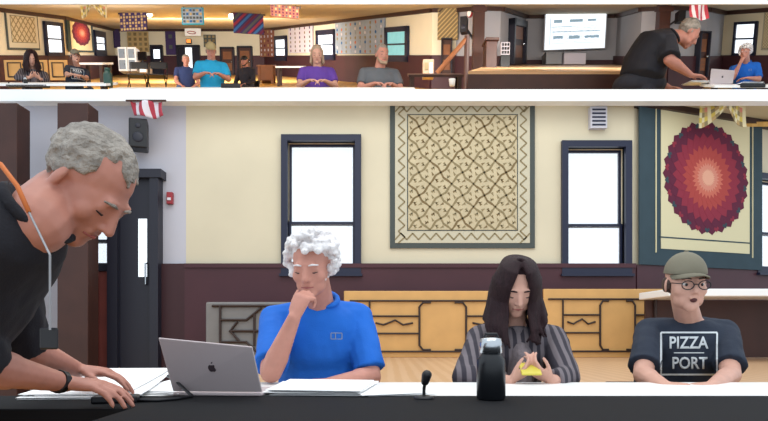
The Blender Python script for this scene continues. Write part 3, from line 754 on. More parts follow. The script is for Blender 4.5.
# bottle, microphone, phone
p = L(491, 391, 1.76); t = thing('water_bottle', 'tall black bottle with a silver cap in front of the woman', 'bottle', (p.x, p.y, ZTB))
b = MB(); b.lathe([(.036, 0), (.042, .006), (.042, .105), (.040, .12), (.030, .132), (.028, .14)], M['bottle']); smoothshade(b.build('bottle_body', parent=t))
b = MB(); b.lathe([(.030, .137), (.033, .139), (.033, .165), (.030, .18), (.012, .184)], M['steel']); smoothshade(b.build('bottle_cap', parent=t))
b = MB(); b.tube([(-.02, 0, .183), (-.016, 0, .193), (.016, 0, .193), (.02, 0, .183)], .004, M['dark']); b.build('carry_loop', parent=t)
p = L(424, 392, 1.78); t = thing('table_microphone', 'small black microphone on a short stalk, left of the black bottle', 'microphone', (p.x, p.y, ZTB))
b = MB(); b.lathe([(.03, 0), (.03, .006), (.012, .012)], M['dark']); smoothshade(b.build('mic_base', parent=t))
b = MB(); b.tube([(0, 0, .01), (0, 0, .03), (.003, -.003, .05)], .005, M['dark']); b.build('stalk', parent=t)
b = MB(); b.cap((.003, -.003, .052), .012, (.008, -.006, .072), .015, M['dark']); smoothshade(b.build('mic_head', parent=t))
# cable and its adapter
b = MB(); b.tube([L(168, 376, 1.9), L(175, 380, 1.86), (-.575, 1.80, ZTB+.006), (-.60, 1.74, ZTB+.006), (-.64, 1.70, ZTB+.006), (-.70, 1.69, ZTB+.006)], .005, M['dark'], n=8); smoothshade(tag(b.build('cable'), 'thin black cable curling beside the laptop', 'cable'))
b = MB(); b.box((-.06, -.03, 0), (.06, .03, .022), M['dark']); t = tag(b.build('adapter_box', bevel=.006), 'flat black adapter box left of the laptop', 'adapter'); t.location = (-.755, 1.69, ZTB); t.rotation_euler = (0, 0, .2)
b = MB(); b.ell((.04, -.031, .012), (.004, .002, .004), M['exit']); b.build('status_light', parent=t)

# ------------------------------------------------------------------ chairs
def make_chair(label, root=(0, 0, 0), m='dark', bh=.70):
    t = thing('folding_chair', label, 'chair', root); mm = M[m]
    b = MB(); b.box((-.20, -.19, .44), (.20, .19, .465), mm); b.build('seat', parent=t, bevel=.01)
    b = MB(); b.box((-.19, .24, bh-.16), (.19, .265, bh), mm, R=RX(-.1), o=(0, .25, .7)); b.build('backrest', parent=t, bevel=.01)
    for sx in (-1, 1):
        b = MB(); b.tube([(sx*.205, .26, bh-.01), (sx*.205, .18, .5), (sx*.205, -.24, .012)], .012, mm); b.build('front_leg', parent=t)
        b = MB(); b.tube([(sx*.185, -.1, .44), (sx*.185, .24, .012)], .012, mm); b.build('rear_leg', parent=t)
    b = MB(); b.tube([(-.205, -.16, .1), (.205, -.16, .1)], .009, mm); b.build('stretcher', parent=t)
    return t

# ------------------------------------------------------------------ the four people of the lower room
# man in the blue polo
o = V((-.275, 2.56, 0)); A_ = lambda px, py, d: L(px, py, d)-o
J = seated(head=A_(312, 268, 2.36), hr=RZ(R_(-10)) @ RX(R_(20)), neck=A_(319, 300, 2.52), chest=A_(319, 340, 2.60), waist=(0, .06, .80), sl=A_(275, 320, 2.57), sr=A_(358, 318, 2.60),
           el=A_(271, 372, 2.28), wl=A_(294, 318, 2.17), er=A_(371, 377, 2.48), wr=A_(330, 383, 2.26),
           hl=dict(f=(.30, .05, .80), n=(.5, .8, -.2), side=(-.5, .5, .3), curl=.85, s=.95, thumb=.5), hrr=dict(f=(-1, -.1, 0), n=(0, 0, -1), side=(0, -1, 0), curl=.3))
t = person('person', 'person with curly white hair in a blue polo shirt, hand over mouth', J, M['skin'], M['blueshirt'], M['whitehair'], hairstyle='curly', fat=1.08, sleeve=.88, sleeve_r=.066, root=o, jowl=1.0, seed=3)
blue_man = t
HB = V(J['head'])
make_chair('black folding chair under the man in the blue polo', (o.x, o.y+.06, 0))
from mathutils.bvhtree import BVHTree
def cloth_marks(shirt_, o_, ds_, segs, r, name, label, m):
    bv_ = BVHTree.FromPolygons([v.co.copy() for v in shirt_.data.vertices], [tuple(p.vertices) for p in shirt_.data.polygons]); c_ = V((-o_.x, -o_.y, CZ)); bm = bmesh.new()
    def on(px, py):
        d = (L(px, py, ds_)-o_-c_).normalized(); h = bv_.ray_cast(c_+d, d); return (h[0] if h[0] else c_+d*ds_)-d*.002
    for (xa, ya, xb, yb_) in segs:
        d = V((xb-xa, yb_-ya)).normalized(); q = V((-d.y, d.x))*r; vs = [bm.verts.new(on(*p)) for p in ((xa+q.x, ya+q.y), (xb+q.x, yb_+q.y), (xb-q.x, yb_-q.y), (xa-q.x, ya-q.y))]; bm.faces.new(vs)
    me = bpy.data.meshes.new(name); bm.to_mesh(me); bm.free(); me.materials.append(m); ob = bpy.data.objects.new(name, me); C.objects.link(ob); ob.parent = shirt_; ob['label'] = label
    md = ob.modifiers.new('s', 'SOLIDIFY'); md.thickness = .001
cloth_marks([c for c in C.objects if c.parent == blue_man and c.name.startswith('shirt')][0], o, 2.45, [(331, 333, 342, 333), (331, 339, 342, 339), (331, 333, 331, 339), (335.5, 333, 335.5, 339), (342, 333, 342, 339)], .35, 'embroidered_mark', 'small pale embroidered mark', M['qgrey'])
# woman
o = V((.565, 2.70, 0)); s_ = .95
J = seated(head=A_(516, 288, 2.60), hr=RX(R_(34)), neck=A_(515, 326, 2.70), chest=A_(516, 352, 2.70), waist=(0, .06, .74), pelvis=(0, .06, .50), sl=A_(480, 338, 2.70), sr=A_(553, 338, 2.70), el=A_(465, 377, 2.45), er=A_(567, 377, 2.45), wl=A_(509, 381, 2.31), wr=A_(552, 381, 2.31),
           hl=dict(f=(.75, -.1, .45), n=(.4, .3, .9), side=(.1, -.3, 1), curl=.55, s=.85), hrr=dict(f=(-.75, -.1, .45), n=(-.4, .3, .9), side=(-.1, -.3, 1), curl=.55, s=.85), hairlen=.17)
t = person('person', 'person with long dark hair in a striped cardigan looking down at a phone', J, M['skin2'], M['cardigan'], M['blackhair'], hairstyle='long', fat=.92, sh=.85, sleeve=1, root=o, long_sleeve=True, collar=False, seed=5, cardigan=True)
b = MB(); n0 = V(J['neck']); c0 = V(J['chest']); b.rings([(c0+V((0, -.02, -.2)), V((.055, 0, 0)), V((0, .145, 0))), (c0+V((0, -.03, 0)), V((.06, 0, 0)), V((0, .13, 0))), (n0+V((0, -.02, -.06)), V((.052, 0, 0)), V((0, .088, 0))), (n0+V((0, -.01, -.0)), V((.045, 0, 0)), V((0, .07, 0)))], M['greytop']); smoothshade(b.build('knit_top', M['greytop'], t, voxel=.008, smooth=3))
woman = t
HW = V(J['head'])
make_chair('black folding chair under the woman with the phone', (o.x, o.y+.06, 0))
p = L(531, 372, 2.27); b = MB(); b.box((-.038, -.005, -.017), (.038, .005, .055), M['yellow'], R=RX(-1.0)); t = tag(b.build('phone', bevel=.003), 'phone in a yellow case held by the woman', 'phone'); t.location = p
b = MB(); b.box((-.034, .005, -.013), (.034, .006, .051), M['screenb'], R=RX(-1.0)); b.build('phone_screen', parent=t)
# man in the pizza shirt
o = V((1.305, 2.72, 0))
J = seated(head=A_(686, 285, 2.55), hr=RZ(R_(-5)) @ RX(R_(8)), neck=A_(689, 318, 2.70), chest=A_(689, 352, 2.72), waist=(.02, .06, .74), pelvis=(.02, .06, .51), sl=A_(649, 332, 2.72), sr=A_(724, 332, 2.72), el=A_(643, 375, 2.50), er=A_(731, 375, 2.50), wl=A_(665, 386, 2.28), wr=A_(712, 386, 2.28),
           hl=dict(f=(.9, -.25, 0), n=(0, 0, -1), side=(.1, -1, 0), curl=.4, s=.92), hrr=dict(f=(-.9, -.2, 0), n=(0, 0, -1), side=(-.1, -1, 0), curl=.4, s=.92))
t = person('person', 'person in an olive cap and navy T-shirt printed with PIZZA PORT', J, M['skin2'], M['navyshirt'], M['brownhair'], hairstyle='capped', fat=.97, sleeve=.82, sleeve_r=.068, root=o, collar=False, cap=M['olive'], glasses=True, mouth_open=True, open_eyes=True, seed=6)
pizza = t
HP = V(J['head'])
shirt = [c for c in C.objects if c.parent == t and c.name.startswith('shirt')][0]
from mathutils.bvhtree import BVHTree
bv = BVHTree.FromPolygons([v.co.copy() for v in shirt.data.vertices], [tuple(p.vertices) for p in shirt.data.polygons])
ds = 2.55
def on_shirt(x, z, off=.003):               # x, z on a plane before the chest, carried onto the cloth
    p = V((x, ds-o.y, z)); c_ = V((-o.x, -o.y, CZ)); d = (p-c_).normalized(); h = bv.ray_cast(c_+d*1.0, d)
    return (h[0] if h[0] else p)-d*off
def text_mesh(txt, cx, cz, w, h):
    cu = bpy.data.curves.new('t', 'FONT'); cu.body = txt; cu.size = 1; cu.resolution_u = 3; cu.offset = .02
    ob = bpy.data.objects.new('t', cu); C.objects.link(ob); bpy.context.view_layer.update(); dg = bpy.context.evaluated_depsgraph_get()
    me = bpy.data.meshes.new_from_object(ob.evaluated_get(dg)); bpy.data.objects.remove(ob)
    bm = bmesh.new(); bm.from_mesh(me); xs = [v.co.x for v in bm.verts]; ys = [v.co.y for v in bm.verts]; x0, x1, y0, y1 = min(xs), max(xs), min(ys), max(ys)
    for k in range(2): bmesh.ops.subdivide_edges(bm, edges=[e for e in bm.edges if e.calc_length() > .12], cuts=1)
    bmesh.ops.triangulate(bm, faces=bm.faces)
    pts = []
    for v in bm.verts: v.co = on_shirt(cx+((v.co.x-x0)/(x1-x0)-.5)*w, cz+((v.co.y-y0)/(y1-y0)-.5)*h)
    return bm
def add_print(bm, name, label=None):
    me = bpy.data.meshes.new(name); bm.to_mesh(me); bm.free(); me.materials.append(M['shirtprint']); ob = bpy.data.objects.new(name, me); C.objects.link(ob); ob.parent = shirt
    md = ob.modifiers.new('s', 'SOLIDIFY'); md.thickness = .001
    if label: ob['label'] = label
PX = lambda px: px2x(px, ds)-o.x; PZ = lambda py: py2z(py, ds)
add_print(text_mesh('PIZZA', PX(689), PZ(342.5), .165, .052), 'printed_word', 'white word PIZZA')
add_print(text_mesh('PORT', PX(690), PZ(363), .15, .052), 'printed_word', 'white word PORT')
def line_bm(segs, r):
    bm = bmesh.new()
    for (xa, za, xb, zb) in segs:
        n = 14; d = V((xb-xa, zb-za)).normalized(); q = V((-d.y, d.x))*r; prev = None
        for i in range(n+1):
            x, z = xa+(xb-xa)*i/n, za+(zb-za)*i/n; a, c_ = bm.verts.new(on_shirt(x+q.x, z+q.y)), bm.verts.new(on_shirt(x-q.x, z-q.y))
            if prev: bm.faces.new([prev[0], a, c_, prev[1]])
            prev = (a, c_)
    return bm
X0, X1, Z0, Z1 = PX(661), PX(717), PZ(374.5), PZ(332.5)
add_print(line_bm([(X0, Z0, X0, Z1), (X0, Z1, X1, Z1), (X1, Z1, X1, Z0), (X1, Z0, X0, Z0)], .0035), 'printed_frame', 'thin white rectangle around the words')
add_print(line_bm([(PX(674), PZ(352.8), PX(704), PZ(352.8))], .002), 'printed_line')
make_chair('black folding chair under the man in the pizza shirt', (o.x, o.y+.06, 0))
# standing man bent over the table
o = V((-1.05, 1.35, 0)); yb = 1.25
def B_(px, py, d): return L(px, py, d)-o
rgt = V((0, -1, 0))
J = dict(pelvis=V((-1.16, yb+.05, .84))-o, waist=V((-1.04, yb+.02, .97))-o, chest=V((-.90, yb+.0, 1.08))-o, neck=B_(36, 212, 1.22), head=B_(86, 188, 1.29), hr=RZ(R_(84)) @ RX(R_(51)),
         right=rgt, sl=V((-.90, yb+.19, 1.10))-o, sr=V((-.86, yb-.17, 1.08))-o, el=V((-.97, 1.58, .92))-o, wl=V((-.92, 1.80, .84))-o, er=V((-.90, 1.32, .885))-o, wr=B_(66, 383, 1.56),
         kl=V((-1.12, yb+.14, .46))-o, kr=V((-1.12, yb-.10, .46))-o, al=V((-1.22, yb+.15, .09))-o, ar=V((-1.22, yb-.10, .09))-o, foot=(1, 0, 0),
         hl=dict(f=(1, .15, -.1), n=(0, 0, -1), side=(0, -1, 0), curl=.3), hrr=dict(f=(1, .02, -.08), n=(0, .1, -1), side=(.2, 1, .1), curl=.28))
t = person('person', 'person with short grey hair and black polo standing bent over the table at left', J, M['skin3'], M['blackshirt'], M['greyhair'], hairstyle='fringe', fat=1.22, sh=1.05, belly=.04, sleeve=.95, sleeve_r=.075, root=o, jowl=1.08, vox=.005, seed=9)
lean_man = t
HL = V(J['head'])
b = MB(); n1 = V(J['neck']); ch = V(J['chest'])
b.tube([n1+V((-.05, -.06, .085)), n1+V((-.02, -.082, .075)), n1+V((.02, -.095, .03)), n1+V((.045, -.10, -.02))], .0045, M['orange'], n=8); ly = smoothshade(b.build('lanyard', parent=t)); ly['label'] = 'orange lanyard ribbon'
b = MB(); b.tube([n1+V((.045, -.10, -.02)), B_(50, 255, 1.04), B_(50, 330, 1.04)], .002, M['gmetal'], n=8); b.build('lanyard_cord', parent=ly)
b = MB(); p = B_(49, 338, 1.05); b.box(p-V((.016, .003, .02)), p+V((.016, .003, .018)), M['dark']); b.build('badge', parent=ly, bevel=.003)
b = MB(); w_ = V(J['wr']); e_ = V(J['er']); dd = (w_-e_).normalized(); b.cap(w_-dd*.03, .034, w_-dd*.012, .033, M['dark'], flat0=True, flat1=True, sq=.9); b.build('wristwatch', parent=t, bevel=.002)

# ------------------------------------------------------------------ the raked upper hall (its own frame, tilted by T)
HF, HC = -.74, 1.05
outl = [(-25, 14.0), (4, 15), (65, 18), (115, 26.5), (265, 26.5), (432, 15.05), (456, 15.0), (480, 14.4), (500, 14.6), (525, 17.5), (616, 17.2), (640, 14.7), (668, 14.3), (705, 14.8), (722, 16), (800, 14.2)]
PL = [V((U(px, 45, d).x, d, 0)) for px, d in outl]
def hit(px, py):
    r = U(px, py, 1.0)
    for i in range(len(PL)-1):
        a, b = PL[i], PL[i+1]; e = b-a; den = e.x-e.y*r.x
        if abs(den) < 1e-9: continue
        t = (r.x*a.y-a.x)/den
        if -1e-3 <= t <= 1.001:
            d = a.y+e.y*t
            if d > 3: return V((r.x*d, d, r.z*d)), math.atan2(e.y, e.x)
    raise ValueError(px)
wall_names = ['wall_upper_left', 'wall_upper_left', 'wall_upper_left', 'wall_upper_back', 'wall_upper_right', 'wall_upper_corner', 'wall_stage_left', 'wall_stage_left', 'wall_stage_left', 'wall_stage_back', 'wall_stage_right', 'wall_stage_right', 'wall_stage_right', 'wall_stage_right', 'wall_upper_end']
groups = {}
for i in range(len(PL)-1): groups.setdefault(wall_names[i], []).append(i)
k = 9
for nm, ids in groups.items():
    b = MB(); bw = MB(); bt = MB(); m = M['grey_wall'] if 'stage' in nm else M['cream']
    for i in ids:
        a, c_ = PL[i], PL[i+1]; e = (c_-a).normalized(); n = V((e.y, -e.x, 0)); n = n if n.y < 0 else -n
        if n.dot(a) > 0: n = -n
        def ext(bb, z0, z1, o0, o1, mm):
            q = [a+n*o0, c_+n*o0, c_+n*o1, a+n*o1]; bb.prism([(v.x, v.y) for v in q], z0, z1, mm)
        ext(b, HF-.1, HC+.1, 0, -.25, m)
        ztop = -.28 if 'stage' in nm else .02
        if nm in ('wall_stage_left', 'wall_stage_right'): ztop = .0
        ext(bw, HF, -.10 if nm == 'wall_stage_back' else ztop, .06, 0, M['maroon'])
        ext(bt, HC-.09, HC, .09, 0, M['trim'])
    struct(b.build(nm, top=T)); struct(bw.build(f'trim_{k}', top=T)); struct(bt.build(f'trim_{k+1}', top=T)); k += 2
fp = [(p.x, p.y) for p in PL]
HP_ = -.80                                 # sunken aisle along the front
fl = [(U(-25, 90, 9.7).x, 9.7), (U(800, 90, 9.7).x, 9.7)]
b = MB(); b.prism(fl+fp[::-1], HF-.1, HF, M['ufloor']); struct(b.build('floor_upper', top=T))
b = MB(); b.box((fl[0][0], 8.05, HP_-.06), (fl[1][0], 9.75, HP_), M['ufloor']); b.box((fl[0][0], 9.70, HP_), (fl[1][0], 9.76, HF), M['darkwood']); struct(b.build('floor_aisle', top=T))
b = MB(); b.prism([(fp[0][0], 7.62), (fp[-1][0], 7.62)]+fp[::-1], HC, HC+.06, M['uceil']); struct(b.build('ceiling_upper', top=T))
z5 = U(384, 4.6, 7.6).z
b = MB(); b.box((-6.4, 7.5, z5), (6.4, 7.62, HC+.3), M['white']); struct(b.build(f'trim_{k}', top=T)); k += 1  # white header standing in for the top border
# columns at the stage
for px in (478, 661):
    p = U(px, 50, 14.0); b = MB(); b.box((p.x-.12, 13.9, HF), (p.x+.12, 14.1, HC), M['darkwood']); b.box((p.x-.16, 13.87, HC-.14), (p.x+.16, 14.1, HC-.04), M['darkwood']); struct(b.build(f'trim_{k}', top=T)); k += 1
# stage
sp = [(U(px, 74, d).x, d) for px, d in ((468, 9.6), (622, 9.6), (654, 13.8), (640, 14.5), (616, 17.1), (525, 17.4), (500, 14.5), (484, 14.2))]
b = MB(); b.prism(sp, -.26, -.22, M['stagefloor']); b.prism(sp, HF, -.26, M['darkwood']); struct(b.build('floor_stage', top=T))
def on_wall(px0, px1, py0, py1, off=.0):
    (a, _), (c_, _) = hit(px0, (py0+py1)/2), hit(px1, (py0+py1)/2); m, ang = hit((px0+px1)/2, (py0+py1)/2)
    top, bot = hit((px0+px1)/2, py0)[0], hit((px0+px1)/2, py1)[0]
    e = (c_-a); ang = math.atan2(e.y, e.x); n = V((e.y, -e.x, 0)).normalized(); n = n if n.dot(m) < 0 else -n
    SH[0] = RAKE*math.sin(ang); mid = (a+c_)/2+n*off; mid.z = (top.z+bot.z)/2
    return T @ Matrix.Translation(G(mid)) @ Matrix.Rotation(ang, 4, 'Z'), e.length, top.z-bot.z
def at_depth(px0, px1, py0, py1, d, rz=0, rx=0):
    a, c_ = U(px0, (py0+py1)/2, d), U(px1, (py0+py1)/2, d); m = (a+c_)/2; m.z = (U((px0+px1)/2, py0, d).z+U((px0+px1)/2, py1, d).z)/2
    return T @ Matrix.Translation(G(m)) @ Matrix.Rotation(rz, 4, 'Z') @ Matrix.Rotation(rx, 4, 'X'), (c_.x-a.x)/max(.2, math.cos(rz)), U(m.x, py0, d).z-U(m.x, py1, d).z
def upwin(n, px0, px1, py0, py1, pane='day', fm='bluetrim'):
    mw, w, h = on_wall(px0, px1, py0, py1, .02); t = thing(f'window_{n}', None, None, mw=mw); t['kind'] = 'structure'; e = w*.10
    b = MB()
    for A, B in (((-w/2, -h/2), (-w/2+e, h/2)), ((w/2-e, -h/2), (w/2, h/2)), ((-w/2, h/2-e), (w/2, h/2)), ((-w/2, -h/2), (w/2, -h/2+e)), ((-w/2, -.018), (w/2, .018))): b.box((A[0], -.07, A[1]), (B[0], .0, B[1]), M[fm])
    b.build('window_frame', parent=t)
    for z0, z1 in ((-h/2+e, -.018), (.018, h/2-e)): b = MB(); b.box((-w/2+e, -.03, z0), (w/2-e, -.01, z1), M[pane]); b.build('pane', parent=t)
    SH[0] = 0
for i, a in enumerate([(43, 61, 22, 56), (93, 104, 31, 56), (276, 288, 36, 61, 'day'), (318, 337, 30, 60, 'day'), (387, 410, 27, 62, 'daygreen'), (735, 758, 22, 56)]): upwin(5+i, *a)
def updoor(n, px0, px1, py0, py1, pane=None, open_=False):
    mw, w, h = on_wall(px0, px1, py0, py1, .0); t = thing(f'door_{n}', None, None, mw=mw); t['kind'] = 'structure'; e = w*.09
    b = MB()
    for A, B in (((-w/2, -h/2), (-w/2+e, h/2)), ((w/2-e, -h/2), (w/2, h/2)), ((-w/2, h/2-e), (w/2, h/2))): b.box((A[0], -.16, A[1]), (B[0], .0, B[1]), M['darkframe'])
    b.build('door_frame', parent=t)
    if open_:
        b = MB(); b.box((-w*.13, -.07, -h/2), (w*.15, -.06, h/2-e), M['day']); b.build('bright_opening', parent=t)
        for x0, x1 in ((-w/2+e, -w*.14), (w*.16, w/2-e)): b = MB(); b.box((x0, -.12, -h/2), (x1, -.07, h/2-e), M['darkframe']); b.build('door_leaf', parent=t)
    else:
        b = MB(); b.box((-w/2+e, -.09, -h/2), (w/2-e, -.03, h/2-e), M['darkwood' if not pane else 'darkframe'])
        for z in (-.22, .2): b.box((-w*.3, -.10, h*(z-.14)), (w*.3, -.09, h*(z+.14)), M['wood' if not pane else 'darkframe'])
        o_ = b.build('door_leaf', parent=t)
        if pane: b = MB(); b.box((-w*.26, -.11, h*.06), (w*.26, -.10, h*.36), M['day']); b.build('door_pane', parent=o_)
    b = MB(); b.ell((w*.3, -.14, -.05), (.03, .03, .03), M['steel']); b.build('door_knob', parent=t); SH[0] = 0
updoor(2, 152, 164, 46, 76, pane=True); updoor(3, 178, 201, 46, 78, open_=True); updoor(4, 221, 235, 48, 75); updoor(5, 238, 253, 47, 75); updoor(6, 508, 521, 20, 64); updoor(7, 241+200, 252+200, 40, 76)
def wq(name, label, cat, px0, px1, py0, py1, fn, off=.02, group=None):
    mw, w, h = on_wall(px0, px1, py0, py1, off); b = MB(); fn(b, w, h); o_ = tag(b.build(name, top=mw), label, cat, group); SH[0] = 0; return o_
wq('wall_quilt', 'small cream lattice quilt at the far left of the upper hall', 'quilt', 5, 37, 9, 50, lambda b, w, h: q_lattice(b, w, h, 5, simple=True))
wq('wall_quilt', 'small teal quilt with round red medallion, between two bright windows at the upper left', 'quilt', 65, 91, 16, 52, lambda b, w, h: q_medallion(b, w, h, w*.37, h*.36, h*.03, 14, (-w*.40, w*.40, -h*.45, h*.5), simple=True), off=.05)
wq('wall_banner', 'plain dark purple banner on the upper left wall beside the white cabinets', 'banner', 113, 119, 27, 48, lambda b, w, h: q_stripes(b, w, h, 2, ('qpurple', 'qpurple')))
wq('wall_quilt', 'beige quilt with brown squares above the white glass cabinets', 'quilt', 128, 149, 32, 52, lambda b, w, h: q_grid(b, w, h, 4, 4, 'qtan', ('qbrown', 'qolive'), fill=.6))
wq('wall_banner', 'tall dark grey purple banner left of the double doors', 'banner', 166, 176, 29, 55, lambda b, w, h: q_grid(b, w, h, 1, 5, 'qpurple', ('qpurple', 'qgreen'), fill=.7))
wq('wall_quilt', 'small dark green quilt on the wall behind the tan cap', 'quilt', 204, 216, 35, 47, lambda b, w, h: q_grid(b, w, h, 3, 3, 'qgreen', ('qolive', 'qbrown'), fill=.6))
wq('wall_quilt', 'rust coloured quilt in the corner left of a narrow window', 'quilt', 261, 275, 30, 57, lambda b, w, h: q_grid(b, w, h, 4, 6, 'qred', ('qpale', 'r1', 'qtan'), fill=.5))
wq('wall_quilt', 'pale quilt with rows of dark squares above the purple shirted woman', 'quilt', 290, 314, 22, 53, lambda b, w, h: q_grid(b, w, h, 5, 7, 'qpale', ('r1', 'qgreen', 'qbrown', 'qpurple'), fill=.5))
wq('wall_quilt', 'large grey blue quilt with diagonal chains of coloured dots', 'quilt', 337, 386, 12, 54, lambda b, w, h: q_grid(b, w, h, 10, 9, 'qgrey', ('qblue', 'qgrey', 'qorange', 'qpale', 'qolive'), fill=.66, dots=True))
wq('wall_quilt', 'tan quilt with diagonal dark stripes beside the stage', 'quilt', 438, 458, 6, 40, lambda b, w, h: q_stripes(b, w, h, 12, ('qtan', 'qbrown')), off=.05)
wq('wall_quilt', 'narrow strip of dark bordered quilt at the right edge of the upper hall', 'quilt', 764, 775, 6, 50, lambda b, w, h: q_lattice(b, w, h, 3, simple=True))
def hq(label, px0, px1, py0, py1, d, fn, rz=0, rx=0):
    mw, w, h = at_depth(px0, px1, py0, py1, d, rz, rx); t = thing('hanging_quilt', label, 'quilt', mw=mw); b = MB(); fn(b, w, h); b.build('quilt_panel', parent=t)
    b = MB(); b.tube([(-w/2-.05, -.01, h/2), (w/2+.05, -.01, h/2)], .02, M['trim']); b.build('hanging_rod', parent=t)
    for sx in (-1, 1): b = MB(); b.tube([(sx*w*.4, -.01, h/2), (sx*w*.4, -.01, h/2+.12)], .006, M['trim']); b.build('cord', parent=t)
hq('dark chequered quilt hanging below the ceiling lamp at the upper left', 120, 148, 13, 31, 16.5, lambda b, w, h: (q_grid(b, w, h, 9, 6, 'qpurple', ('qtan', 'qpurple'), fill=.7)), rz=-.15)
hq('dark quilt with red and blue diagonal stripes hanging beside a ceiling lamp', 234, 263, 14, 34, 16.5, lambda b, w, h: q_stripes(b, w, h, 9, ('qpurple', 'r1', 'qgreen', 'r2', 'qblue')), rz=.2)
hq('rust and dark quilt hanging at the ceiling over the two narrow windows', 271, 298, 6, 18, 13.5, lambda b, w, h: q_grid(b, w, h, 8, 4, 'qred', ('r1', 'qtan', 'qgreen'), fill=.6), rz=.3)
# basketball backboards
mw, w, h = at_depth(182, 204, 8, 25, 14.5); t = thing('framed_board', 'blue framed patterned board hanging above the double doors', 'board', mw=mw); b = MB(); q_grid(b, w, h, 6, 4, 'qgrey', ('qgreen', 'qblue', 'qtan'), border='qtealb', fill=.55); b.build('board_panel', parent=t)
for sx in (-1, 1): b = MB(); b.tube([(sx*w*.4, 0, h/2), (sx*w*.4, 0, h/2+.2)], .01, M['trim']); b.build('hanger', parent=t)
mw, w, h = at_depth(185, 201, 27, 36, 25.8); t = thing('basketball_hoop', 'white basketball backboard with rim above the double doors', 'hoop', mw=mw)
b = MB(); b.box((-w/2, -.03, -h/2), (w/2, 0, h/2), M['white']); b.build('backboard', parent=t)
b = MB(); b.tube([(.16*math.cos(a*math.pi/8), -.2+.16*math.sin(a*math.pi/8), -h*.3) for a in range(17)], .014, M['red']); b.build('rim', parent=t)
mw, w, h = on_wall(187.5, 191.5, 39.5, 43, .1); SH[0] = 0; t = thing('exit_sign', 'small glowing orange sign over the double doors', 'sign', mw=mw); b = MB(); b.box((-w/2-.02, -.02, -h/2-.02), (w/2+.02, .1, h/2+.02), M['darkframe']); b.build('sign_case', parent=t); b = MB(); b.box((-w/2, -.03, -h/2), (w/2, -.02, h/2), M['exit']); b.build('sign_face', parent=t)
# lamps
for px, py, d, lab in ((149.5, 14, 17, 'glowing ceiling lamp above the dark chequered quilt'), (231.5, 16, 17, 'glowing ceiling lamp left of the diagonal striped hanging quilt')):
    p = U(px, py, d); t = thing('ceiling_lamp', lab, 'lamp', mw=T @ Matrix.Translation(G(p))); b = MB(); b.ell((0, 0, 0), (.075, .075, .075), M['lamp']); smoothshade(b.build('bulb', parent=t))
    b = MB(); b.tube([(0, 0, .07), (0, 0, HC-p.z)], .012, M['trim']); b.build('lamp_cord', parent=t); b = MB(); b.lathe([(.05, .05), (.03, .1)], M['trim']); b.build('socket', parent=t)
# floral cloth
t = thing('hanging_cloth', 'yellow floral patchwork cloth hanging from the ceiling over the small medallion quilt', 'cloth', mw=T @ Matrix.Translation(GU(93, 9, 13)))
b = MB(); drape(b, .52, .34); o = b.build('cloth_panel', parent=t); md = o.modifiers.new('s', 'SOLIDIFY'); md.thickness = .008
b = MB(); b.tube([(-.27, 0, .16), (.27, 0, .16)], .012, M['trim']); b.build('hanging_rod', parent=t)
# white cabinets, monitor, rack
def box_thing(name, label, cat, px0, px1, py0, py1, d, dep, m, floor=False, bev=.01, rz=0, group=None):
    mw, w, h = at_depth(px0, px1, py0, py1, d, rz); t = thing(name, label, cat, mw=mw, group=group); b = MB(); b.box((-w/2, 0, -h/2), (w/2, dep, h/2), M[m]); b.build('body' if name != 'cardboard_box' else 'carton', parent=t, bevel=bev); return t, w, h
for px0, px1, lab in ((118, 126.5, 'white cabinet with glass panes, left one of the pair under the beige quilt'), (127.5, 136, 'white cabinet with glass panes, right one of the pair under the beige quilt')):
    t, w, h = box_thing('glass_cabinet', lab, 'cabinet', px0, px1, 47, 71, 23, .4, 'white', group='white glass cabinets')
    for z0, z1 in ((.04, .42), (-.42, -.04)):
        b = MB(); b.box((-w*.36, -.02, h*z0), (w*.36, -.005, h*z1), M['qgrey']); o_ = b.build('cabinet_door', parent=t); b = MB(); b.box((w*.27, -.04, h*(z0+.15)), (w*.31, -.02, h*(z0+.23)), M['steel']); b.build('handle', parent=o_)
t, w, h = box_thing('monitor', 'dark monitor on a stand right of the white cabinets', 'monitor', 137.5, 146, 51.5, 60, 23, .1, 'screenb'); b = MB(); b.tube([(0, .05, -h/2), (0, .05, -h/2-.3)], .03, M['dark']); b.box((-.15, -.05, -h/2-.32), (.15, .2, -h/2-.3), M['dark']); b.build('monitor_stand', parent=t)
t, w, h = box_thing('side_cabinet', 'pale low cabinet under the dark monitor', 'cabinet', 139, 147, 63, 73, 22.5, .5, 'card'); b = MB(); b.box((-w*.4, -.02, -h*.4), (w*.4, 0, h*.4), M['tabletop']); b.build('cabinet_door', parent=t)
# low tables
def small_table(label, px0, px1, py, d, m, pyb=None):
    SH[1] = RAKE
    a, c_ = U(px0, py, d), U(px1, py, d); t = thing('side_table', label, 'table', mw=T @ Matrix.Translation(G(((a.x+c_.x)/2, d, HF)))); w = (c_.x-a.x)/2; z = a.z-HF
    b = MB(); b.box((-w, -.25, z-.04), (w, .25, z), M[m]); b.build('tabletop', parent=t)
    for sx in (-1, 1):
        for sy in (-1, 1): b = MB(); b.box((sx*(w-.06)-.03, sy*.2-.03, 0), (sx*(w-.06)+.03, sy*.2+.03, z-.04), M['trim' if m != 'wood' else 'wood']); b.build('leg', parent=t)
    SH[1] = 0; return t, w, z
t, w, z = small_table('brown wooden cupboard table on the yellow floor left of the purple shirted woman', 258, 275, 65, 18, 'wood'); b = MB(); b.box((-w+.08, -.2, .04), (w-.08, .2, z-.05), M['wood']); b.build('cupboard', parent=t)
small_table('white topped table along the wall behind the purple shirted woman', 277, 305, 66, 16.5, 'tabletop')
small_table('long pale table between the medallion quilt and the white cabinets', 80, 108, 62.5, 13, 'tabletop')
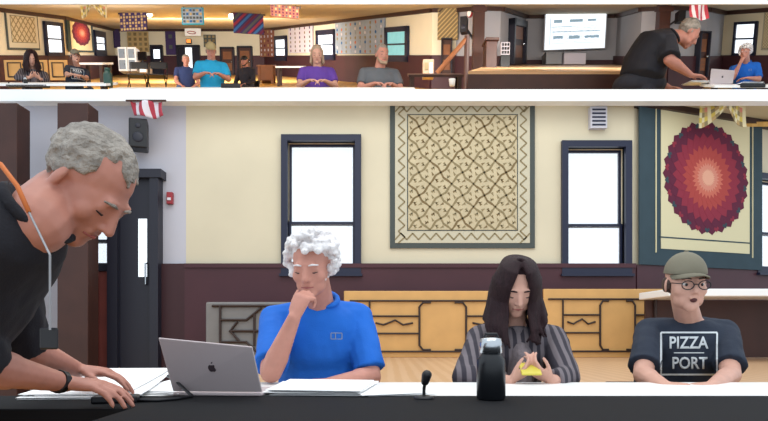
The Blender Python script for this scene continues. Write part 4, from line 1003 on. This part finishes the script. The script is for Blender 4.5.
# tables on edge at far left
for px0, px1, lab in ((4, 26, 'ochre folding table on edge at the far left of the upper hall'), (27, 48, 'ochre folding table on edge behind the small seated woman'), (49, 68, 'ochre folding table on edge left of the small man in the cap')):
    mw, w, h = at_depth(px0, px1, 60, 80, 13); t = thing('folding_table', lab, 'table', mw=mw, group='upper folding tables on edge'); b = MB(); b.box((-w/2+.01, 0, -h/2), (w/2-.01, .03, h/2), M['ochre']); b.build('tabletop', parent=t)
    b = MB(); b.tube([(-w*.3, -.02, -h*.35), (-w*.3, -.02, h*.35), (w*.3, -.02, h*.35), (w*.3, -.02, -h*.35), (-w*.3, -.02, -h*.35)], .014, M['tmetal']); b.build('leg_frame', parent=t)
t_small = None
# podium, stairs rail, speaker, box, cup
t, w, h = box_thing('podium', 'dark wooden podium standing at the left end of the stage', 'podium', 486, 497, 41, 72, 13.0, .4, 'darkwood'); b = MB(); b.box((-w*.6, -.08, h/2), (w*.6, .42, h/2+.05), M['darkwood']); b.build('podium_top', parent=t)
t, w, h = box_thing('display_rack', 'black and white stand of papers behind the podium', 'rack', 501, 510, 42, 55, 14.0, .12, 'qpale')
b = MB(); b.box((-w*.5, -.02, -h*1.6), (w*.5, .12, -h*.5), M['dark']); b.build('rack_base', parent=t)
b = MB(); 
for i in range(3):
    for j in range(3): b.box((-w*.4+i*w*.3, -.02, -h*.4+j*h*.3), (-w*.4+i*w*.3+w*.2, 0, -h*.4+j*h*.3+h*.2), M['dark'])
b.build('rack_papers', parent=t)
p0, p1 = U(437, 73, 12.5), U(467, 38, 12.5); b = MB(); b.tube([p0, p1], .045, M['wood']); b.tube([p1+V((0, 0, .05)), V((p1.x, p1.y, HF))], .05, M['darkwood']); tag(b.build('stair_rail', top=T), 'diagonal wooden stair rail with dark post beside the stage', 'rail')
t, w, h = box_thing('wall_speaker', 'black loudspeaker mounted above the diagonal stair rail', 'speaker', 460, 466.5, 16, 32, 13.5, .2, 'dark', rz=-.3)
b = MB(); b.tube([(0, .2, 0), (.05, 1.0, 0)], .03, M['dark']); b.build('bracket', parent=t); b = MB(); b.ell((0, -.005, -h*.18), (w*.34, .015, w*.34), M['darkframe']); b.build('driver', parent=t)
mw, w, h = on_wall(468.5, 473.5, 10, 17, .02); SH[0] = 0; t = thing('wall_clock', 'round red rimmed clock on the wall beside the stage column', 'clock', mw=mw); b = MB(); b.rings([((0, -.04, 0), (.075, 0, 0), (0, 0, .09)), ((0, 0, 0), (.075, 0, 0), (0, 0, .09))], M['red']); b.build('clock_rim', parent=t); b = MB(); b.rings([((0, -.045, 0), (.06, 0, 0), (0, 0, .075)), ((0, -.04, 0), (.06, 0, 0), (0, 0, .075))], M['white']); b.build('clock_face', parent=t)
t, w, h = box_thing('cardboard_box', 'patterned cardboard box standing beside the dark table near the stage', 'box', 423, 434, 59, 77, 11, .2, 'card'); b = MB(); b.box((w*.1, -.01, -h*.3), (w*.38, 0, h*.3), M['qpale']); b.box((-w*.35, -.01, -h*.1), (-w*.05, 0, h*.3), M['qolive']); b.build('box_print', parent=t)
small_table('dark low table below the diagonal stair rail', 408, 462, 74, 10.2, 'darkwood')
# projection screen
mw, w, h = on_wall(543.5, 602.5, 14, 49, .35); SH[0] = 0; t = thing('projection_screen', 'bright projection screen above the stage showing a pale document', 'screen', mw=mw)
b = MB(); b.box((-w/2-.03, 0, -h/2-.02), (w/2+.03, .03, h/2+.02), M['grey_wall']); b.build('screen_sheet', parent=t)
b = MB(); b.box((-w/2, -.01, -h/2), (w/2, 0, h/2), M['screen']); so = b.build('projected_image', parent=t)
b = MB(); rnd = random.Random(4)
for (u0, u1, v0, v1) in ((-.36, -.22, .24, .33), (-.10, .12, .25, .33), (.2, .34, .26, .32), (-.4, -.05, .12, .14), (-.4, .42, -.02, 0), (-.36, -.2, -.2, -.12), (-.1, .08, -.22, -.13), (.16, .4, -.2, -.14), (-.42, -.41, -.4, .4), (-.4, .4, -.34, -.33)): b.box((w*u0, -.014, h*v0), (w*u1, -.01, h*v1), M['scrink'])
for r_ in range(11):
    x_ = -.38
    while x_ < .36:
        w_ = rnd.uniform(.015, .07); b.box((w*x_, -.013, h*(.12-r_*.042)), (w*min(.4, x_+w_), -.01, h*(.132-r_*.042)), M['scrink']); x_ += w_+rnd.uniform(.015, .05)
b.build('projected_marks', parent=so)
b = MB(); b.box((-w/2-.06, -.06, h/2+.0), (w/2+.06, .06, h/2+.08), M['dark']); b.build('screen_case', parent=t)
for px0, px1, lab in ((546, 562, 'dark grey low box at the back of the stage, left of the pair'), (564, 586, 'pale low box at the back of the stage under the screen')):
    t, w, h = box_thing('storage_box', lab, 'box', px0, px1, 53, 64, 16.3, .4, 'gmetal' if px0 == 546 else 'qpale'); b = MB(); b.box((-w/2-.01, -.01, h/2), (w/2+.01, .41, h/2+.03), M['gmetal']); b.build('box_lid', parent=t)
flag(None, .34, .26, 'small red and white striped flag above the bent man in the upper hall', mw=T @ Matrix.Translation(GU(699, 2, 12.5)))
t, w, h = box_thing('wall_speaker', 'black loudspeaker on the wall behind the bent man in the upper hall', 'speaker', 679, 686, 10, 21, 13.6, .2, 'dark'); b = MB(); b.tube([(0, .2, 0), (0, .9, 0)], .02, M['dark']); b.build('bracket', parent=t)
updoor(8, 694, 704, 33, 78)
# front tables
def front_table(label, px0, px1, py, d0, d1, m='tabletop'):
    SH[1] = RAKE
    a, c_ = U(px0, py, d1), U(px1, py, d1); t = thing('long_table', label, 'table', mw=T @ Matrix.Translation(G(((a.x+c_.x)/2, (d0+d1)/2, HP_)))); w, dd, z = (c_.x-a.x)/2, (d1-d0)/2, a.z-HP_
    b = MB(); b.box((-w, -dd, z-.03), (w, dd, z), M[m]); b.build('tabletop', parent=t)
    for sx in (-1, 1):
        b = MB(); b.box((sx*(w-.1)-.02, -.05, 0), (sx*(w-.1)+.02, .05, z-.03), M['tmetal']); b.build('leg', parent=t)
    SH[1] = 0
front_table('white table in front of the small woman and small man in the cap', -5, 118, 82.3, 8.12, 8.5)
front_table('white table in front of the turquoise, purple and grey shirted people', 120, 414, 87.2, 8.12, 8.45)
front_table('white table between the bent man and the small man in blue', 700, 790, 84, 8.12, 8.5)
# small things on the tables
def place(src, px, py, d, s, label, head=None, rz=0, group=None):
    c = copy_tree(src); c['label'] = label
    if group: c['group'] = group
    p = U(px, py, d)-(RZ(rz) @ V(head or (0, 0, 0)))*s
    c.matrix_world = T @ Matrix.Translation(G(p)) @ Matrix.Rotation(rz, 4, 'Z') @ Matrix.Scale(s, 4); return c
bot = [o for o in C.objects if o.name == 'water_bottle'][0]; lap = [o for o in C.objects if o.name == 'laptop'][0]; pst = [o for o in C.objects if o.name == 'paper_stack'][0]; mic = [o for o in C.objects if o.name == 'table_microphone'][0]
OZ = {}
def place_flat(src, px, py, d, s, label, zoff, rz=0):
    return place(src, px, py, d, s, label, head=(0, 0, zoff), rz=rz)
place_flat(bot, 26, 86.5, 8.2, .62, 'small black bottle on the upper left white table', 0)
place_flat(mic, 9, 86.5, 8.2, .6, 'small microphone at the far left of the upper white table', 0)
b = MB(); b.lathe([(.05, 0), (.056, .01), (.056, .14), (.05, .17), (.036, .18), (.036, .20)], M['greenb']); t = smoothshade(b.build('water_bottle', top=T @ Matrix.Translation(GU(108.5, 86.6, 8.3)))); tag(t, 'green bottle on the upper white table left of the two folding chairs', 'bottle'); b = MB(); b.lathe([(.037, .20), (.037, .23), (.02, .235)], M['greenb']); smoothshade(b.build('bottle_cap', parent=t))
b = MB(); b.box((-.27, -.04, 0), (.27, .04, .035), M['dark']); t = tag(b.build('speaker_bar', bevel=.01, top=T @ Matrix.Translation(GU(28, 87.4, 8.16))), 'long flat black bar lying on the upper left white table', 'bar'); b = MB(); b.box((.22, -.042, .01), (.25, -.04, .025), M['gmetal']); b.build('button_panel', parent=t)
b = MB(); b.lathe([(.035, 0), (.045, .08), (.045, .085)], M['white']); t = smoothshade(b.build('paper_cup', top=T @ Matrix.Translation(GU(452, 86, 8.6)))); tag(t, 'white paper cup near the stage below the diagonal rail', 'cup'); b = MB(); b.lathe([(.046, .083), (.046, .09), (.03, .093)], M['white']); b.build('cup_lid', parent=t)
place_flat(lap, 721, 85.0, 8.32, 1.05, 'small silver laptop on the upper right white table', 0)
place_flat(pst, 697, 84.2, 8.45, .9, 'small white papers by the hand of the bent man in the upper hall', 0)
place_flat(pst, 748, 85.5, 8.3, .9, 'small white papers before the little man in blue', 0)
b = MB(); b.box((-.16, -.05, 0), (.16, .05, .05), M['dark']); tag(b.build('laptop_bag', bevel=.01, top=T @ Matrix.Translation(GU(751, 88, 8.15))), 'flat black case under the papers at the upper right', 'case')
# people of the upper hall
SG = 'people in the upper hall'
def up_person(src, px, py, hp, d, label, rz=0):
    return place(src, px, py, d, hp*d/170, label, head=HEADS[src.name], rz=rz)
HEADS = {blue_man.name: V((-.0, 0, 0)), }
for o_, h_ in ((blue_man, HB), (woman, HW), (pizza, HP), (lean_man, HL)): HEADS[o_.name] = h_
up_person(woman, 31.5, 59.5, 16, 8.75, 'small seated person with long dark hair at the far left of the upper hall', rz=.62)
up_person(pizza, 75.5, 58.5, 14, 8.75, 'small seated person in a cap and navy printed T-shirt, below the small medallion quilt', rz=.85)
up_person(blue_man, 745, 55.5, 15.5, 8.7, 'small person with white hair and blue polo at the upper right', rz=-.60)
rgt = V((0, -1, 0)); J2 = dict(head=V((0, 0, 1.3)), hr=RZ(R_(84)) @ RX(R_(42)), neck=V((-.15, 0, 1.29)), chest=V((-.29, .02, 1.19)), waist=V((-.37, .02, 1.04)), pelvis=V((-.41, .02, .86)), right=rgt,
  sl=V((-.24, .19, 1.2)), sr=V((-.26, -.18, 1.17)), el=V((-.22, .3, 1.0)), er=V((-.28, -.28, 1.0)), wl=V((0, .3, .9)), wr=V((-.05, -.22, .885)), kl=V((-.36, .12, .70)), kr=V((-.36, -.12, .70)), al=V((-.5, .12, .68)), ar=V((-.5, -.12, .68)), foot=(1, 0, 0),
  hl=dict(f=(1, .1, -.1), n=(0, 0, -1), side=(0, -1, 0), curl=.3), hrr=dict(f=(1, .02, -.08), n=(0, .1, -1), side=(.2, 1, .1), curl=.28))
t = person('person', 'small person in black polo bent over the table, before the upper stage', J2, M['skin3'], M['blackshirt'], M['greyhair'], hairstyle='fringe', fat=1.42, sh=1.15, belly=.02, sleeve=.95, sleeve_r=.08, jowl=1.08, vox=.008, collar=True)
s_ = 29*8.7/170; p = U(688, 34, 8.7)-V(J2['head'])*s_; t.matrix_world = T @ Matrix.Translation(G(p)) @ Matrix.Scale(s_, 4)
lap_h = dict(wl=(-.13, -.33, .60), wr=(.13, -.33, .60), el=(-.24, -.06, .74), er=(.24, -.06, .74), hl=dict(f=(.3, -.8, -.3), n=(0, 0, -1), side=(1, 0, 0), curl=.4), hrr=dict(f=(-.3, -.8, -.3), n=(0, 0, -1), side=(-1, 0, 0), curl=.4), kl=(-.19, -.4, .53), kr=(.19, -.4, .53), al=(-.2, -.38, .09), ar=(.2, -.38, .09))
def new_up(px, py, hp, d, rz, label, J, *a, **k):
    t = person('person', label, J, *a, vox=.008, **k); s_ = hp*d/170; p = U(px, py, d)-(RZ(rz) @ V(J['head']))*s_
    t.matrix_world = T @ Matrix.Translation(G(p)) @ Matrix.Rotation(rz, 4, 'Z') @ Matrix.Scale(s_, 4); return t, p, s_
def chair_for(p, s_, rz, label):
    t = make_chair(label, bh=.84); t.matrix_world = T @ Matrix.Translation(G(p)+RZ(rz) @ V((0, .05*s_, 0))) @ Matrix.Rotation(rz, 4, 'Z') @ Matrix.Scale(s_, 4)
t, p, s_ = new_up(186, 61, 12, 11.6, .35, 'seated person with grey hair in a navy T-shirt and jeans before the double doors', seated(**lap_h), M['skin'], M['navy2'], M['greyhair'], pants=M['jeans'], hairstyle='fringe', fat=1.05); chair_for(p, s_, .35, 'black folding chair under the grey haired person in navy')
t, p, s_ = new_up(244.5, 62, 11, 11.4, -.3, 'seated person in a black cap and dark clothes before the brown doors', seated(**lap_h), M['skin3'], M['blackcloth'], M['brownhair'], hairstyle='capped', cap=M['dark'], fat=1.05, beard=M['brownhair'], long_sleeve=True); chair_for(p, s_, -.3, 'black folding chair under the person in the black cap')
new_up(211, 52, 17, 8.85, .26, 'person in a tan cap and turquoise T-shirt writing at the upper table', seated(hr=RX(R_(22)), kl=(-.12, -.34, .52), kr=(.12, -.34, .52), al=(-.13, -.12, .50), ar=(.13, -.12, .50)), M['skin'], M['teal'], M['greyhair'], hairstyle='capped', cap=M['tan'], fat=1.12, sleeve=.8)
new_up(317, 56, 19.5, 8.85, .1, 'person with shoulder length grey blonde hair in a purple top', seated(hr=RX(R_(18)), kl=(-.12, -.34, .52), kr=(.12, -.34, .52), al=(-.13, -.12, .50), ar=(.13, -.12, .50)), M['skin2'], M['purple'], M['blond'], hairstyle='bob', fat=1.05, sh=.95, collar=False, sleeve=.7)
new_up(382, 56, 22, 8.85, .15, 'bearded person with grey hair in a dark grey T-shirt', seated(hr=RZ(R_(12)) @ RX(R_(10)), head=(.02, -.035, 1.205), kl=(-.12, -.34, .52), kr=(.12, -.34, .52), al=(-.13, -.12, .50), ar=(.13, -.12, .50)), M['skin'], M['greyshirt'], M['greyhair'], hairstyle='fringe', fat=1.15, beard=M['blond'], collar=False, sleeve=.7)
b = MB(); mw, w, h = at_depth(221, 240, 83, 87, 8.25); t = thing('laptop', 'dark open laptop before the person in turquoise', 'laptop', mw=mw); b.box((-w/2, 0, -h/2), (w/2, .02, h/2), M['dark'], R=RX(-.3)); b.build('lid', parent=t); b = MB(); b.box((-w/2, 0, -h/2-.015), (w/2, .16, -h/2), M['dark']); b.build('base', parent=t)
for px, lab in ((137, 'empty dark folding chair, left of the two on the yellow floor'), (156.5, 'empty dark folding chair, right of the two on the yellow floor')):
    t = make_chair(lab, bh=.84); t['group'] = 'empty folding chairs'; s_ = .82; p = U(px, 70, 12.2); p.z = HF; t.matrix_world = T @ Matrix.Translation(G(p)) @ Matrix.Rotation(.15, 4, 'Z') @ Matrix.Scale(s_, 4)

# ------------------------------------------------------------------ camera, light
cam = bpy.data.cameras.new('camera'); co = bpy.data.objects.new('camera', cam); C.objects.link(co)
co.location = (0, 0, CZ); co.rotation_euler = (math.pi/2, 0, 0); cam.sensor_width = 36; cam.lens = 36*F/768; cam.shift_y = (330-210.5)/768; cam.clip_start = .05
bpy.context.scene.camera = co
w = bpy.data.worlds.new('sky'); bpy.context.scene.world = w; w.use_nodes = True
bg = w.node_tree.nodes['Background']; bg.inputs[0].default_value = (.80, .90, 1, 1); bg.inputs[1].default_value = 1.35
def area(name, loc, rot, sx, sy, e, col=(1, .95, .85)):
    l = bpy.data.lights.new(name, 'AREA'); l.shape = 'RECTANGLE'; l.size = sx; l.size_y = sy; l.energy = e; l.color = col
    o = bpy.data.objects.new(name, l); C.objects.link(o); o.location = loc; o.rotation_euler = rot; return o
area('table_fill_light', (.3, .9, 4.4), (R_(10), 0, 0), 4, 1.5, 60)  # added fill to whiten the tabletop, no fixture here
area('room_fill_light', (.3, 4.6, 5.2), (R_(20), 0, 0), 6, 2, 85)  # added overhead fill for the open room, no lamp hangs there
for i, (px, d, e) in enumerate(((30, 9.6, 95), (95, 13.8, 95), (165, 18.5, 260), (240, 18.5, 230), (330, 12, 190), (410, 10, 70), (560, 11.5, 90), (720, 10, 90))):
    l = area('hall_fill_light', T @ G((U(px, 40, d).x, d, HC-.30)), (TH+R_(60), 0, 0), 2.2, .25, e, (1, .97, .92))  # added unseen fills tilted at the hall walls, apart from the two bulbs
for px in (60, 250, 380, 560, 720):
    l = area('front_fill_light', T @ G((U(px, 40, 7.85).x, 7.85, HC-.25)), (TH+R_(45), 0, 0), 1.5, .3, 9, (1, .97, .92))  # added weak fills hidden behind the header to brighten the people
s = bpy.context.scene; s.view_settings.view_transform = 'Standard'; s.view_settings.look = 'None'; s.view_settings.gamma = 1; s.view_settings.exposure = 0; s.view_settings.use_curve_mapping = False
